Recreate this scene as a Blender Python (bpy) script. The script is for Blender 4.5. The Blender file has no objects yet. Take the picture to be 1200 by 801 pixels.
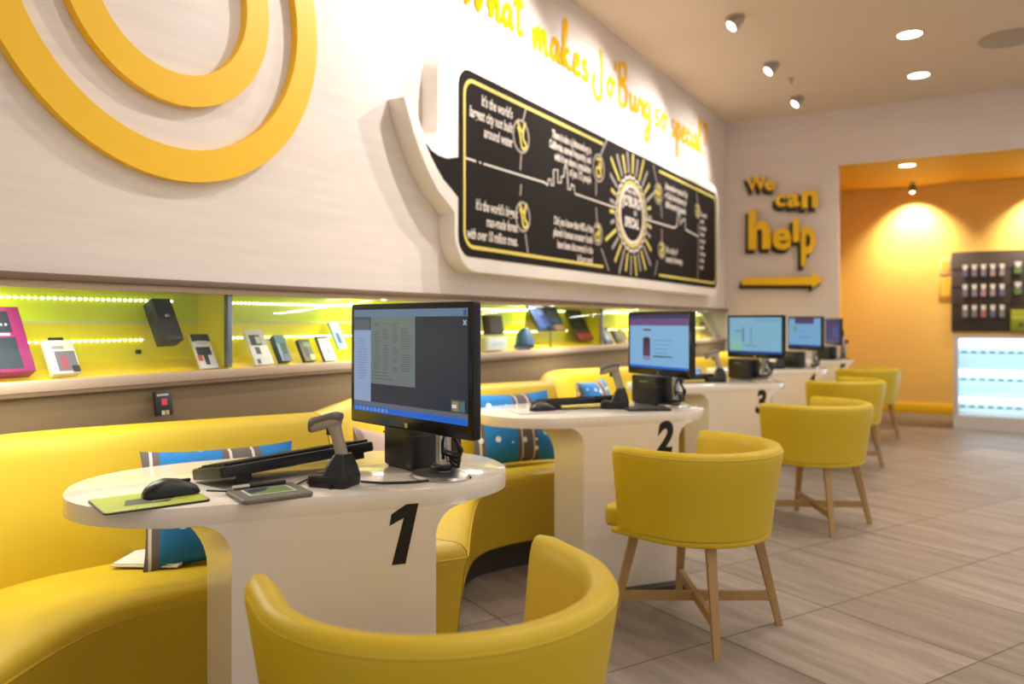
import bpy, bmesh, math, random
from mathutils import Vector, Matrix
random.seed(7)
C = bpy.context.scene.collection
S = bpy.context.scene
PI = math.pi

# ------------------------------------------------------------------ camera
FPX, CX, HY, H, TH = 930.0, 600.0, 377.0, 1.18, math.atan(540 / 930)
cam = bpy.data.cameras.new('camera')
camo = bpy.data.objects.new('camera', cam)
C.objects.link(camo)
camo.location = (0, 0, H)
camo.rotation_euler = (PI / 2, 0, TH)
cam.sensor_width = 36
cam.lens = FPX * 36 / 1200
cam.shift_y = -23.5 / 1200
cam.clip_start = 0.05
cam.dof.use_dof = True
cam.dof.focus_distance = 2.1
cam.dof.aperture_fstop = 2.2
S.camera = camo

# ------------------------------------------------------------------ light
S.view_settings.view_transform = 'Standard'
S.view_settings.look = 'None'
S.view_settings.gamma = 1
S.view_settings.use_curve_mapping = False
S.view_settings.exposure = 0.0
W = bpy.data.worlds.new('world')
S.world = W
W.use_nodes = True
W.node_tree.nodes['Background'].inputs[0].default_value = (1.0, 0.945, 0.895, 1)
W.node_tree.nodes['Background'].inputs[1].default_value = 0.63
WARM = (1.0, 0.92, 0.83)


def lamp(name, kind, loc, energy, color=WARM, target=None, **kw):
    l = bpy.data.lights.new(name, kind)
    l.energy = energy
    l.color = color
    for k, v in kw.items():
        setattr(l, k, v)
    o = bpy.data.objects.new(name, l)
    C.objects.link(o)
    o.location = loc
    if target is not None:
        o.rotation_euler = (Vector(target) - Vector(loc)).to_track_quat('-Z', 'Y').to_euler()
    return o


WALL_X, END_Y, ALC_Y, CEIL_Z, SOFF_Z = -2.564, 9.5, 11.5, 3.55, 2.93
# ceiling lights of the shop hall behind and beside the camera
lamp('hall_light', 'AREA', (1.6, 1.0, 3.5), 38, target=(1.6, 1.0, 0), shape='RECTANGLE', size=3.0, size_y=4.0)
lamp('hall_light', 'AREA', (1.6, 6.0, 3.5), 62, target=(1.6, 6.0, 0), shape='RECTANGLE', size=3.0, size_y=4.0)

# ------------------------------------------------------------------ helpers
F2 = (-math.sin(TH), math.cos(TH))
R2 = (math.cos(TH), math.sin(TH))


def ray(px, py):
    a = (px - CX) / FPX
    return (F2[0] + a * R2[0], F2[1] + a * R2[1], -(py - HY) / FPX)


def on_x(px, py, x=WALL_X):
    r = ray(px, py)
    t = x / r[0]
    return Vector((x, r[1] * t, H + r[2] * t))


def on_y(px, py, y):
    r = ray(px, py)
    t = y / r[1]
    return Vector((r[0] * t, y, H + r[2] * t))


def on_z(px, py, z):
    r = ray(px, py)
    t = (z - H) / r[2]
    return Vector((r[0] * t, r[1] * t, z))


def s2l(c):
    return tuple(((v / 255) / 12.92 if v / 255 <= 0.04045 else ((v / 255 + 0.055) / 1.055) ** 2.4) for v in c)


MATS = {}


def mat(name, rgb=(128, 128, 128), rough=0.5, metal=0.0, coat=0.0, emit=None, estr=0.0, noise=0.0, nscale=20, bump=0.0, trans=0.0, stretch=None, sheen=0.0):
    """procedural principled material; rgb in sRGB 0..255"""
    if name in MATS:
        return MATS[name]
    m = bpy.data.materials.new(name)
    m.use_nodes = True
    nt = m.node_tree
    b = nt.nodes['Principled BSDF']
    col = s2l(rgb) + (1,)
    b.inputs['Base Color'].default_value = col
    b.inputs['Roughness'].default_value = rough
    b.inputs['Metallic'].default_value = metal
    b.inputs['Coat Weight'].default_value = coat
    b.inputs['Coat Roughness'].default_value = 0.08
    b.inputs['Sheen Weight'].default_value = sheen
    if trans:
        b.inputs['Transmission Weight'].default_value = trans
    if emit is not None:
        b.inputs['Emission Color'].default_value = s2l(emit) + (1,)
        b.inputs['Emission Strength'].default_value = estr
    tc = nt.nodes.new('ShaderNodeTexCoord')
    mp = nt.nodes.new('ShaderNodeMapping')
    nt.links.new(tc.outputs['Object'], mp.inputs[0])
    if stretch:
        mp.inputs['Scale'].default_value = stretch
    nz = nt.nodes.new('ShaderNodeTexNoise')
    nz.inputs['Scale'].default_value = nscale
    nz.inputs['Detail'].default_value = 4
    nt.links.new(mp.outputs[0], nz.inputs['Vector'])
    if noise and emit is None:
        mx = nt.nodes.new('ShaderNodeMixRGB')
        mx.inputs[1].default_value = tuple(v * (1 - noise) for v in col[:3]) + (1,)
        mx.inputs[2].default_value = tuple(min(1, v * (1 + noise)) for v in col[:3]) + (1,)
        nt.links.new(nz.outputs[0], mx.inputs[0])
        nt.links.new(mx.outputs[0], b.inputs['Base Color'])
    if bump:
        bp = nt.nodes.new('ShaderNodeBump')
        bp.inputs['Strength'].default_value = bump
        bp.inputs['Distance'].default_value = 0.002
        nt.links.new(nz.outputs[0], bp.inputs['Height'])
        nt.links.new(bp.outputs[0], b.inputs['Normal'])
    MATS[name] = m
    return m


def flat(rgb, rough=0.5):
    return mat('print_%d_%d_%d' % rgb, rgb, rough, noise=0.04)


def glow(rgb, s=1.0):
    m = mat('lit_%d_%d_%d_%d' % (rgb + (int(s * 10),)), (4, 4, 4), 0.3, emit=rgb, estr=s)
    m.node_tree.nodes['Principled BSDF'].inputs['Specular IOR Level'].default_value = 0.2
    return m


def link(name, me, m=None, parent=None, smooth=None):
    o = bpy.data.objects.new(name, me)
    C.objects.link(o)
    if m is not None:
        if not isinstance(m, (list, tuple)):
            m = [m]
        for k in m:
            me.materials.append(k)
    if parent is not None:
        o.parent = parent
    if smooth is not None:
        me.shade_smooth()
        try:
            me.set_sharp_from_angle(angle=math.radians(smooth))
        except Exception:
            pass
    return o


def tag(o, label=None, cat=None, group=None, kind=None):
    if label:
        o['label'] = label
    if cat:
        o['category'] = cat
    if group:
        o['group'] = group
    if kind:
        o['kind'] = kind
    return o


def empty(name, loc=(0, 0, 0), rz=0.0, label=None, cat=None, group=None):
    o = bpy.data.objects.new(name, None)
    C.objects.link(o)
    o.location = loc
    o.rotation_euler = (0, 0, rz)
    o.empty_display_size = 0.05
    return tag(o, label, cat, group)


def copy_tree(o, parent=None):
    c = o.copy()
    C.objects.link(c)
    c.parent = parent
    for ch in list(o.children):
        copy_tree(ch, c)
    return c


class MB:
    """collects shapes into one mesh"""

    def __init__(self):
        self.bm = bmesh.new()
        self.mi = 0

    def _m(self, faces):
        for f in faces:
            f.material_index = self.mi

    def box(self, lo, hi, M=None, bev=0.0, seg=2):
        vs = []
        tmp = bmesh.new()
        bmesh.ops.create_cube(tmp, size=1)
        for v in tmp.verts:
            v.co = Vector([(lo[i] + hi[i]) / 2 + v.co[i] * (hi[i] - lo[i]) for i in range(3)])
        if bev:
            bmesh.ops.bevel(tmp, geom=list(tmp.edges), offset=bev, segments=seg, affect='EDGES', profile=0.5)
        if M is not None:
            bmesh.ops.transform(tmp, matrix=M, verts=list(tmp.verts))
        self._add(tmp)
        return self

    def _add(self, tmp):
        mp = {}
        for v in tmp.verts:
            mp[v] = self.bm.verts.new(v.co)
        for f in tmp.faces:
            try:
                nf = self.bm.faces.new([mp[v] for v in f.verts])
                nf.material_index = self.mi
            except ValueError:
                pass
        tmp.free()

    def prism(self, pts, z0, z1, M=None, bev=0.0, seg=2):
        """polygon pts (x,y) extruded z0..z1"""
        tmp = bmesh.new()
        a = [tmp.verts.new((p[0], p[1], z0)) for p in pts]
        b = [tmp.verts.new((p[0], p[1], z1)) for p in pts]
        n = len(pts)
        top = tmp.faces.new(b)
        bot = tmp.faces.new(a[::-1])
        for i in range(n):
            tmp.faces.new((a[i], a[(i + 1) % n], b[(i + 1) % n], b[i]))
        bmesh.ops.recalc_face_normals(tmp, faces=tmp.faces)
        if bev:
            ed = [e for e in tmp.edges if (abs(e.verts[0].co.z - e.verts[1].co.z) < 1e-9)]
            bmesh.ops.bevel(tmp, geom=ed, offset=bev, segments=seg, affect='EDGES', profile=0.5)
        if M is not None:
            bmesh.ops.transform(tmp, matrix=M, verts=list(tmp.verts))
        self._add(tmp)
        return self

    def loft(self, rings, closed_ring=True, caps=True):
        rows = [[self.bm.verts.new(p) for p in r] for r in rings]
        n = len(rows[0])
        fs = []
        for i in range(len(rows) - 1):
            for j in range(n if closed_ring else n - 1):
                k = (j + 1) % n
                fs.append(self.bm.faces.new((rows[i][j], rows[i][k], rows[i + 1][k], rows[i + 1][j])))
        if caps and closed_ring:
            fs.append(self.bm.faces.new(rows[0][::-1]))
            fs.append(self.bm.faces.new(rows[-1]))
        self._m(fs)
        return self

    def lathe(self, prof, n=24, M=None):
        rings = []
        for r, z in prof:
            ring = []
            for k in range(n):
                a = 2 * PI * k / n
                p = Vector((r * math.cos(a), r * math.sin(a), z))
                ring.append(M @ p if M is not None else p)
            rings.append(ring)
        return self.loft(rings)

    def tube(self, pts, r, n=8, smooth_steps=0, flatten=1.0):
        pts = [Vector(p) for p in pts]
        if smooth_steps:
            pts = catmull(pts, smooth_steps)
        rings = []
        up = Vector((0, 0, 1))
        for i, p in enumerate(pts):
            t = (pts[min(i + 1, len(pts) - 1)] - pts[max(i - 1, 0)]).normalized()
            ref = up if abs(t.z) < 0.95 else Vector((1, 0, 0))
            x = t.cross(ref).normalized()
            y = t.cross(x).normalized()
            rr = r[i] if isinstance(r, (list, tuple)) else r
            rings.append([p + x * rr * math.cos(2 * PI * k / n) + y * rr * flatten * math.sin(2 * PI * k / n) for k in range(n)])
        return self.loft(rings)

    def quad(self, pts):
        self._m([self.bm.faces.new([self.bm.verts.new(p) for p in pts])])
        return self

    def build(self, name, m=None, parent=None, smooth=35):
        bmesh.ops.recalc_face_normals(self.bm, faces=self.bm.faces)
        me = bpy.data.meshes.new(name)
        self.bm.to_mesh(me)
        self.bm.free()
        return link(name, me, m, parent, smooth)


def catmull(P, steps):
    out = []
    n = len(P)
    for i in range(n - 1):
        p0, p1, p2, p3 = P[max(i - 1, 0)], P[i], P[i + 1], P[min(i + 2, n - 1)]
        for s in range(steps):
            t = s / steps
            out.append(0.5 * ((2 * p1) + (p2 - p0) * t + (2 * p0 - 5 * p1 + 4 * p2 - p3) * t * t + (3 * p1 - p0 - 3 * p2 + p3) * t ** 3))
    out.append(P[-1])
    return out


def rrect(x0, y0, x1, y1, r, n=6):
    pts = []
    for cx, cy, a0 in ((x1 - r, y1 - r, 0), (x0 + r, y1 - r, 90), (x0 + r, y0 + r, 180), (x1 - r, y0 + r, 270)):
        for k in range(n + 1):
            a = math.radians(a0 + 90 * k / n)
            pts.append((cx + r * math.cos(a), cy + r * math.sin(a)))
    return pts


# frames: local x = reading direction, y = up, z = out of the surface
M_LEFT = Matrix(((0, 0, 1, 0), (1, 0, 0, 0), (0, 1, 0, 0), (0, 0, 0, 1)))     # x->+Y y->+Z z->+X
M_END = Matrix(((1, 0, 0, 0), (0, 0, -1, 0), (0, 1, 0, 0), (0, 0, 0, 1)))     # x->+X y->+Z z->-Y


def text_mesh(s, size, M, extrude=0.0, bold=0.0, shear=0.0, align='LEFT', sx=1.0, valign='TOP_BASELINE', res=3, space=1.0, bevel=0.0):
    cu = bpy.data.curves.new('lettering', 'FONT')
    cu.body = s
    cu.size = size
    cu.extrude = extrude
    cu.offset = bold
    cu.shear = shear
    cu.align_x = align
    cu.align_y = valign
    cu.resolution_u = res
    cu.space_line = space
    cu.bevel_depth = bevel
    o = bpy.data.objects.new('lettering', cu)
    C.objects.link(o)
    bpy.context.view_layer.update()
    dg = bpy.context.evaluated_depsgraph_get()
    me = bpy.data.meshes.new_from_object(o.evaluated_get(dg))
    bpy.data.objects.remove(o)
    bpy.data.curves.remove(cu)
    me.transform(M @ Matrix.Diagonal((sx, 1, 1, 1)))
    me.materials.clear()
    return me


# ------------------------------------------------------------------ materials
def wood_wall(name, rgb, amp, sc=(1, 1, 1), rough=0.6):
    m = mat(name, rgb, rough, noise=amp, nscale=1.0, stretch=sc, bump=0.15)
    return m


M_wall = wood_wall('whitewashed_board', (232, 222, 216), 0.10, (3, 2.0, 26))
M_endwall = wood_wall('whitewashed_board_end', (222, 210, 206), 0.08, (2.0, 3, 26))
M_taupe = mat('taupe_panel', (126, 106, 80), 0.55, noise=0.05, nscale=4)
M_trimwood = mat('pale_oak_trim', (182, 160, 142), 0.45, noise=0.06, nscale=3, stretch=(3, 1, 20))
M_trimdark = mat('brown_trim', (120, 98, 78), 0.5)
M_ceil = mat('ceiling_paint', (222, 205, 188), 0.75, noise=0.02)
M_orange = mat('ochre_wallpaper', (236, 190, 96), 0.55, noise=0.06, nscale=1.0, stretch=(2, 2, 30))
M_leather = mat('yellow_leatherette', (214, 183, 32), 0.44, noise=0.04, nscale=6, bump=0.06)
M_leather2 = mat('yellow_sofa_leatherette', (208, 175, 36), 0.45, noise=0.04, nscale=5, bump=0.06)
M_white = mat('white_gloss_laminate', (236, 226, 212), 0.16, coat=0.5)
M_whitep = mat('white_panel_paint', (240, 233, 226), 0.45)
M_black = mat('black_plastic', (24, 23, 24), 0.38, noise=0.05)
M_blackg = mat('black_gloss_plastic', (14, 14, 15), 0.2)
M_ink = mat('black_ink', (16, 14, 14), 0.5)
M_darkgrey = mat('charcoal_plastic', (48, 46, 46), 0.45)
M_grey = mat('warm_grey_plastic', (112, 106, 100), 0.42, noise=0.03)
M_tan = mat('putty_plastic', (168, 154, 136), 0.4)
M_silver = mat('brushed_silver', (190, 188, 184), 0.28, metal=0.9)
M_alu = mat('aluminium_profile', (140, 150, 165), 0.35, metal=0.8)
M_oak = mat('oak_legs', (176, 140, 88), 0.45, noise=0.14, nscale=2.0, stretch=(18, 18, 2))
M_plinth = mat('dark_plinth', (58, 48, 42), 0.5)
M_yel = mat('yellow_sign_acrylic', (250, 198, 22), 0.5)
M_vinyl = mat('yellow_wall_vinyl', (252, 196, 16), 0.95)
M_vinyl.node_tree.nodes['Principled BSDF'].inputs['Specular IOR Level'].default_value = 0.1
M_yel2 = mat('yellow_sign_letters', (244, 194, 20), 0.4)
M_board = mat('chalkboard_print', (30, 23, 20), 0.9, noise=0.08, nscale=2)
M_board.node_tree.nodes['Principled BSDF'].inputs['Specular IOR Level'].default_value = 0.15
M_chalk = mat('chalk_white_print', (222, 210, 200), 0.7)
M_chalkg = mat('chalk_grey_print', (158, 148, 140), 0.7)
M_chalky = mat('chalk_yellow_print', (216, 196, 92), 0.7)
M_lime = mat('lime_back_panel', (214, 230, 44), 0.28, noise=0.03)
M_limey = mat('yellow_back_panel', (238, 228, 22), 0.3, noise=0.03)
M_casefloor = mat('yellow_shelf_panel', (250, 212, 12), 0.35)
M_seam = mat('pale_seam', (216, 220, 130), 0.3)


def tile_floor():
    m = bpy.data.materials.new('wood_look_tiles')
    m.use_nodes = True
    nt = m.node_tree
    b = nt.nodes['Principled BSDF']
    tc = nt.nodes.new('ShaderNodeTexCoord')
    mp = nt.nodes.new('ShaderNodeMapping')
    mp.inputs['Rotation'].default_value = (0, 0, math.radians(-62.3))
    mp.inputs['Location'].default_value = (-3.459, -2.089, 0)
    nt.links.new(tc.outputs['Object'], mp.inputs[0])
    br = nt.nodes.new('ShaderNodeTexBrick')
    br.offset = 0.0
    br.inputs['Scale'].default_value = 1.0
    br.inputs['Brick Width'].default_value = 0.608
    br.inputs['Row Height'].default_value = 0.617
    br.inputs['Mortar Size'].default_value = 0.004
    br.inputs['Mortar Smooth'].default_value = 0.3
    br.inputs['Color1'].default_value = s2l((168, 156, 146)) + (1,)
    br.inputs['Color2'].default_value = s2l((146, 134, 125)) + (1,)
    br.inputs['Mortar'].default_value = s2l((98, 88, 80)) + (1,)
    nt.links.new(mp.outputs[0], br.inputs['Vector'])
    mp2 = nt.nodes.new('ShaderNodeMapping')
    mp2.inputs['Scale'].default_value = (8.0, 0.9, 1)
    nt.links.new(mp.outputs[0], mp2.inputs[0])
    nz = nt.nodes.new('ShaderNodeTexNoise')
    nz.inputs['Scale'].default_value = 1.6
    nz.inputs['Detail'].default_value = 6
    nz.inputs['Roughness'].default_value = 0.62
    nt.links.new(mp2.outputs[0], nz.inputs['Vector'])
    rp = nt.nodes.new('ShaderNodeValToRGB')
    rp.color_ramp.elements[0].position = 0.32
    rp.color_ramp.elements[0].color = (0.66, 0.64, 0.62, 1)
    rp.color_ramp.elements[1].position = 0.68
    rp.color_ramp.elements[1].color = (1.12, 1.12, 1.12, 1)
    nt.links.new(nz.outputs[0], rp.inputs[0])
    mx = nt.nodes.new('ShaderNodeMixRGB')
    mx.blend_type = 'MULTIPLY'
    mx.inputs[0].default_value = 1
    nt.links.new(br.outputs['Color'], mx.inputs[1])
    nt.links.new(rp.outputs[0], mx.inputs[2])
    nt.links.new(mx.outputs[0], b.inputs['Base Color'])
    b.inputs['Roughness'].default_value = 0.5
    bp = nt.nodes.new('ShaderNodeBump')
    bp.inputs['Strength'].default_value = 0.25
    bp.inputs['Distance'].default_value = 0.002
    nt.links.new(br.outputs['Fac'], bp.inputs['Height'])
    bp.invert = True
    nt.links.new(bp.outputs[0], b.inputs['Normal'])
    return m


def glass_mat():
    m = bpy.data.materials.new('clear_glass')
    m.use_nodes = True
    nt = m.node_tree
    nt.nodes.clear()
    out = nt.nodes.new('ShaderNodeOutputMaterial')
    mix = nt.nodes.new('ShaderNodeMixShader')
    tr = nt.nodes.new('ShaderNodeBsdfTransparent')
    tr.inputs[0].default_value = (0.97, 0.985, 0.97, 1)
    gl = nt.nodes.new('ShaderNodeBsdfGlossy')
    gl.inputs['Roughness'].default_value = 0.02
    lw = nt.nodes.new('ShaderNodeLayerWeight')
    lw.inputs['Blend'].default_value = 0.5
    pw = nt.nodes.new('ShaderNodeMath'); pw.operation = 'POWER'; pw.inputs[1].default_value = 5.0
    nt.links.new(lw.outputs['Facing'], pw.inputs[0])
    ma = nt.nodes.new('ShaderNodeMath'); ma.operation = 'MULTIPLY_ADD'; ma.inputs[1].default_value = 0.6; ma.inputs[2].default_value = 0.025
    nt.links.new(pw.outputs[0], ma.inputs[0])
    nt.links.new(ma.outputs[0], mix.inputs[0])
    nt.links.new(tr.outputs[0], mix.inputs[1])
    nt.links.new(gl.outputs[0], mix.inputs[2])
    nt.links.new(mix.outputs[0], out.inputs[0])
    return m


M_glass = glass_mat()
M_floor = tile_floor()


def led_mat():
    """a strip of small light emitting diodes on a white tape"""
    m = bpy.data.materials.new('led_tape')
    m.use_nodes = True
    nt = m.node_tree
    b = nt.nodes['Principled BSDF']
    b.inputs['Base Color'].default_value = (0.75, 0.8, 0.35, 1)
    tc = nt.nodes.new('ShaderNodeTexCoord')
    sp = nt.nodes.new('ShaderNodeSeparateXYZ')
    nt.links.new(tc.outputs['Object'], sp.inputs[0])
    mu = nt.nodes.new('ShaderNodeMath'); mu.operation = 'MULTIPLY'; mu.inputs[1].default_value = 1 / 0.022
    nt.links.new(sp.outputs['Y'], mu.inputs[0])
    fr = nt.nodes.new('ShaderNodeMath'); fr.operation = 'FRACT'
    nt.links.new(mu.outputs[0], fr.inputs[0])
    lt = nt.nodes.new('ShaderNodeMath'); lt.operation = 'LESS_THAN'; lt.inputs[1].default_value = 0.42
    nt.links.new(fr.outputs[0], lt.inputs[0])
    m2 = nt.nodes.new('ShaderNodeMath'); m2.operation = 'MULTIPLY_ADD'; m2.inputs[1].default_value = 8.0; m2.inputs[2].default_value = 0.35
    nt.links.new(lt.outputs[0], m2.inputs[0])
    b.inputs['Emission Color'].default_value = (1.0, 1.0, 0.98, 1)
    nt.links.new(m2.outputs[0], b.inputs['Emission Strength'])
    return m


M_led = led_mat()

# ------------------------------------------------------------------ room
XR, YB = 3.6, -2.6
MB().box((WALL_X - 0.25, YB, -0.1), (XR, ALC_Y + 0.2, 0)).build('floor', M_floor)['kind'] = 'structure'
MB().box((-1.32, 10.04, 0.0), (XR, ALC_Y, 0.004)).build('trim_1', mat('brown_vinyl_strip', (112, 96, 78), 0.7, noise=0.05))['kind'] = 'structure'
MB().box((WALL_X - 0.25, YB, CEIL_Z), (XR, END_Y, CEIL_Z + 0.1)).build('ceiling', M_ceil)['kind'] = 'structure'
# left wall: upper board field, lower taupe field, niche between
wl = MB().box((WALL_X - 0.25, YB, 1.33), (WALL_X, END_Y, CEIL_Z)).build('wall_left', M_wall)
wl['kind'] = 'structure'
MB().box((WALL_X - 0.25, YB, 0), (WALL_X, END_Y, 0.956)).build('wall_left_lower', M_taupe)['kind'] = 'structure'
# end wall beside the alcove
MB().box((WALL_X - 0.25, END_Y, 0), (-1.30, END_Y + 0.12, CEIL_Z)).build('wall_back', M_endwall)['kind'] = 'structure'
MB().box((-1.30, END_Y, SOFF_Z), (XR, END_Y + 0.12, CEIL_Z)).build('wall_back_upper', M_endwall)['kind'] = 'structure'
MB().box((-1.62, ALC_Y, 0), (XR, ALC_Y + 0.1, SOFF_Z + 0.1)).build('wall_alcove', M_orange)['kind'] = 'structure'
MB().box((-1.62, END_Y + 0.12, 0), (-1.54, ALC_Y, SOFF_Z + 0.1)).build('wall_alcove_side', M_orange)['kind'] = 'structure'
MB().box((-1.62, END_Y + 0.12, SOFF_Z), (XR, ALC_Y, SOFF_Z + 0.08)).build('ceiling_alcove', mat('ochre_ceiling_paint', (222, 172, 52), 0.6, noise=0.03))['kind'] = 'structure'
MB().box((-1.30, END_Y - 0.001, SOFF_Z - 0.008), (XR, END_Y + 0.125, SOFF_Z)).build('trim_2', mat('ochre_edge', (216, 170, 60), 0.6))['kind'] = 'structure'
MB().box((-1.54, ALC_Y - 0.02, 0), (XR, ALC_Y, 0.13), bev=0.004).build('baseboard_alcove', mat('yellow_skirting', (232, 186, 18), 0.4))['kind'] = 'structure'
# niche trims
MB().box((WALL_X, YB, 1.312), (WALL_X + 0.035, END_Y, 1.335), bev=0.003).build('trim_3', M_trimdark)['kind'] = 'structure'
MB().box((WALL_X - 0.02, YB, 1.288), (WALL_X + 0.022, END_Y, 1.312), bev=0.002).build('trim_4', M_trimwood)['kind'] = 'structure'
MB().box((WALL_X - 0.02, YB, 0.958), (WALL_X + 0.022, END_Y, 0.994), bev=0.004).build('trim_5', M_trimwood)['kind'] = 'structure'
MB().box((WALL_X, YB, 0.945), (WALL_X + 0.02, END_Y, 0.958)).build('trim_6', M_trimdark)['kind'] = 'structure'

# ------------------------------------------------------------------ display cases in the wall
CB = [0.342 + 1.8432 * k for k in range(-1, 6)]
BX = WALL_X - 0.2
CASE_LABELS = ['lime lit wall display case off past the magenta box', 'lime lit wall display case holding the big magenta box',
               'lime lit wall display case with five small leaning packs', 'lime lit wall display case behind desk two with hanging dark boxes',
               'lime lit wall display case partly behind the monitor of desk two', 'lime lit wall display case ending at the back wall']


def tape(z, y0, y1, x, parent):
    MB().box((x, y0, z - 0.003), (x + 0.004, y1, z + 0.003)).build('led_strip', M_led, parent)


for k in range(6):
    y0, y1 = CB[k], CB[k + 1]
    if k == 0:
        continue
    t = empty('display_case', (0, 0, 0), 0, CASE_LABELS[k], 'display case', 'display cases set in the left wall')
    e = 0.006
    MB().box((BX - 0.02, y0 + e, 1.18), (BX, y1 - e, 1.31)).build('upper_back_panel', M_lime, t)
    MB().box((BX - 0.02, y0 + e, 0.99), (BX, y1 - e, 1.174)).build('lower_back_panel', M_limey, t)
    MB().box((BX - 0.004, y0 + e, 1.172), (BX + 0.004, y1 - e, 1.184)).build('seam_strip', M_seam, t)
    MB().prism([(WALL_X - 0.004, 0.97), (WALL_X - 0.004, 0.984), (BX, 1.032), (BX, 0.97)], -(y1 - e), -(y0 + e),
               Matrix(((1, 0, 0, 0), (0, 0, -1, 0), (0, 1, 0, 0), (0, 0, 0, 1)))).build('shelf_panel', M_casefloor, t)
    MB().box((BX, y0 + e, 1.31), (WALL_X - 0.02, y1 - e, 1.325)).build('top_panel', M_lime, t)
    tape(1.262, y0 + 0.03, y1 - 0.12, BX + 0.001, t)
    tape(1.111, y0 + 0.03, y1 - 0.25, BX + 0.001, t)
    for ya in (y0, y1 - e):
        MB().box((BX, ya + 0.0005, 0.99), (WALL_X - 0.022, ya + e, 1.31)).build('side_panel', M_limey, t)
    lamp('case_led_light', 'AREA', (WALL_X - 0.12, (y0 + y1) / 2, 1.305), 16.0, (0.97, 1.0, 0.88), target=(WALL_X - 0.15, (y0 + y1) / 2, 1.0), shape='RECTANGLE', size=0.03, size_y=1.7)
    MB().box((WALL_X - 0.02, y1 - 0.024, 0.999), (WALL_X + 0.004, y1 - 0.001, 1.29), bev=0.002).build('mullion', M_alu, t)
    MB().box((WALL_X - 0.012, y0 + 0.002, 0.999), (WALL_X - 0.006, y1 - 0.025, 1.287)).build('glass_pane', M_glass, t)

TILT = math.radians(28)
CASE_GROUP = 'packs displayed in the wall cases'


def art_box(parent_name, M, w, h, d, body, art, label, cat, group=None, bev=0.002, extra=None):
    """box w x h x d, front in local +z, origin at bottom centre of the back; art: quads (x0,y0,x1,y1,material) in 0..1"""
    b = MB().box((-w / 2, 0, 0), (w / 2, h, d), bev=bev)
    o = b.build(parent_name, body, None)
    o.matrix_world = M
    if art:
        mats, a = [], MB()
        for (x0, y0, x1, y1, m) in art:
            if m not in mats:
                mats.append(m)
            a.mi = mats.index(m)
            z = d + 0.0006 + 0.0002 * len(a.bm.faces)
            a.quad([(-w / 2 + x0 * w, y0 * h, z), (-w / 2 + x1 * w, y0 * h, z), (-w / 2 + x1 * w, y1 * h, z), (-w / 2 + x0 * w, y1 * h, z)])
        a.build('printed_front', mats, o)
    if extra:
        extra(o, w, h, d)
    tag(o, label, cat, group)
    return o


def case_pack(px0, px1, pyt, pyb, d, body, art, label, name='retail_pack', cat='package', bx=-2.585, zlift=0.0, hang=False, extra=None, tilt=TILT, group=CASE_GROUP):
    A, B = on_x(px0, pyb, bx), on_x(px1, pyb, bx)
    dist = -(A.x * math.sin(TH)) + A.y * math.cos(TH)
    w = abs(B.y - A.y)
    h = (pyb - pyt) / FPX * dist / math.cos(tilt)
    zf = 0.984 + (WALL_X - 0.004 - bx) * (0.046 / 0.196)
    z = (A.z + B.z) / 2 if hang else zf + zlift
    # local x -> +Y, y -> up leaning back to -X, z -> +X
    R = Matrix.Rotation(-tilt, 4, 'Y') @ M_LEFT
    M = Matrix.Translation((bx - d * math.cos(tilt), (A.y + B.y) / 2, z + (d * math.sin(tilt) if hang else -0.0))) @ R
    if not hang:
        # front lower edge rests on the sloping shelf
        M = Matrix.Translation((bx - d * math.cos(tilt), (A.y + B.y) / 2, zf + d * math.cos(tilt) * 0.235 + 0.003)) @ R
    o = art_box(name, M, w, h, d, body, art, label, cat, group, extra=extra)
    if hang:
        q = M.inverted() @ Vector((BX, (A.y + B.y) / 2, M.translation.z + h * 0.55))
        MB().tube([(0, h * 0.5, 0.002), q], 0.004, 6).build('bracket', M_silver, o)
    return o


fb, wt = flat((30, 30, 36)), flat((232, 230, 228))
mag, red, navy, sky = flat((150, 32, 104)), flat((200, 60, 60)), flat((44, 54, 88)), flat((150, 190, 215))
case_pack(-28, 43, 368, 448, 0.05, mag, [(0.05, 0.05, 0.80, 0.52, flat((38, 48, 62))), (0.05, 0.60, 0.78, 0.92, flat((34, 44, 58))), (0.38, 0.80, 0.52, 0.90, flat((200, 170, 80))),
          (0.60, 0.70, 0.63, 0.73, wt), (0.68, 0.70, 0.71, 0.73, wt), (0.2, 0.545, 0.72, 0.58, flat((225, 170, 200))), (0.1, 0.1, 0.3, 0.4, flat((90, 120, 150)))],
          'large magenta boxed set with dark windows at the left end of the wall case', 'gift_set_box', 'box')


def hang_tab(o, w, h, d):
    MB().box((-w * 0.28, h, d * 0.4), (w * 0.28, h + 0.016, d * 0.7), bev=0.004).build('hang_tab', fb, o)


case_pack(64, 96, 408, 447, 0.03, wt, [(0.2, 0.06, 0.95, 0.66, flat((120, 110, 125))), (0.35, 0.12, 0.6, 0.5, flat((170, 80, 90))), (0.15, 0.72, 0.6, 0.82, flat((180, 175, 175))), (0.7, 0.02, 0.98, 0.22, fb)],
          'white boxed accessory with black hang tab right of the magenta box', extra=hang_tab)
case_pack(194, 216, 366, 415, 0.06, flat((18, 19, 28)), [(0.42, 0.55, 0.50, 0.61, wt), (0.56, 0.55, 0.62, 0.61, sky)], 'tall black speaker box mounted high on the lime back panel',
          'speaker_box', 'box', bx=-2.60, hang=True)
case_pack(236, 257, 397, 437, 0.012, wt, [(0, 0.78, 1, 1, fb), (0.15, 0.70, 0.8, 0.80, flat((210, 205, 205))), (0.05, 0.38, 0.85, 0.62, fb), (0.35, 0.1, 0.6, 0.45, fb), (0.02, 0.22, 0.28, 0.38, red)],
          'black and white blister card in front of the first aluminium mullion', 'blister_card')
tg = on_x(163, 412, BX + 0.01)
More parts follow.
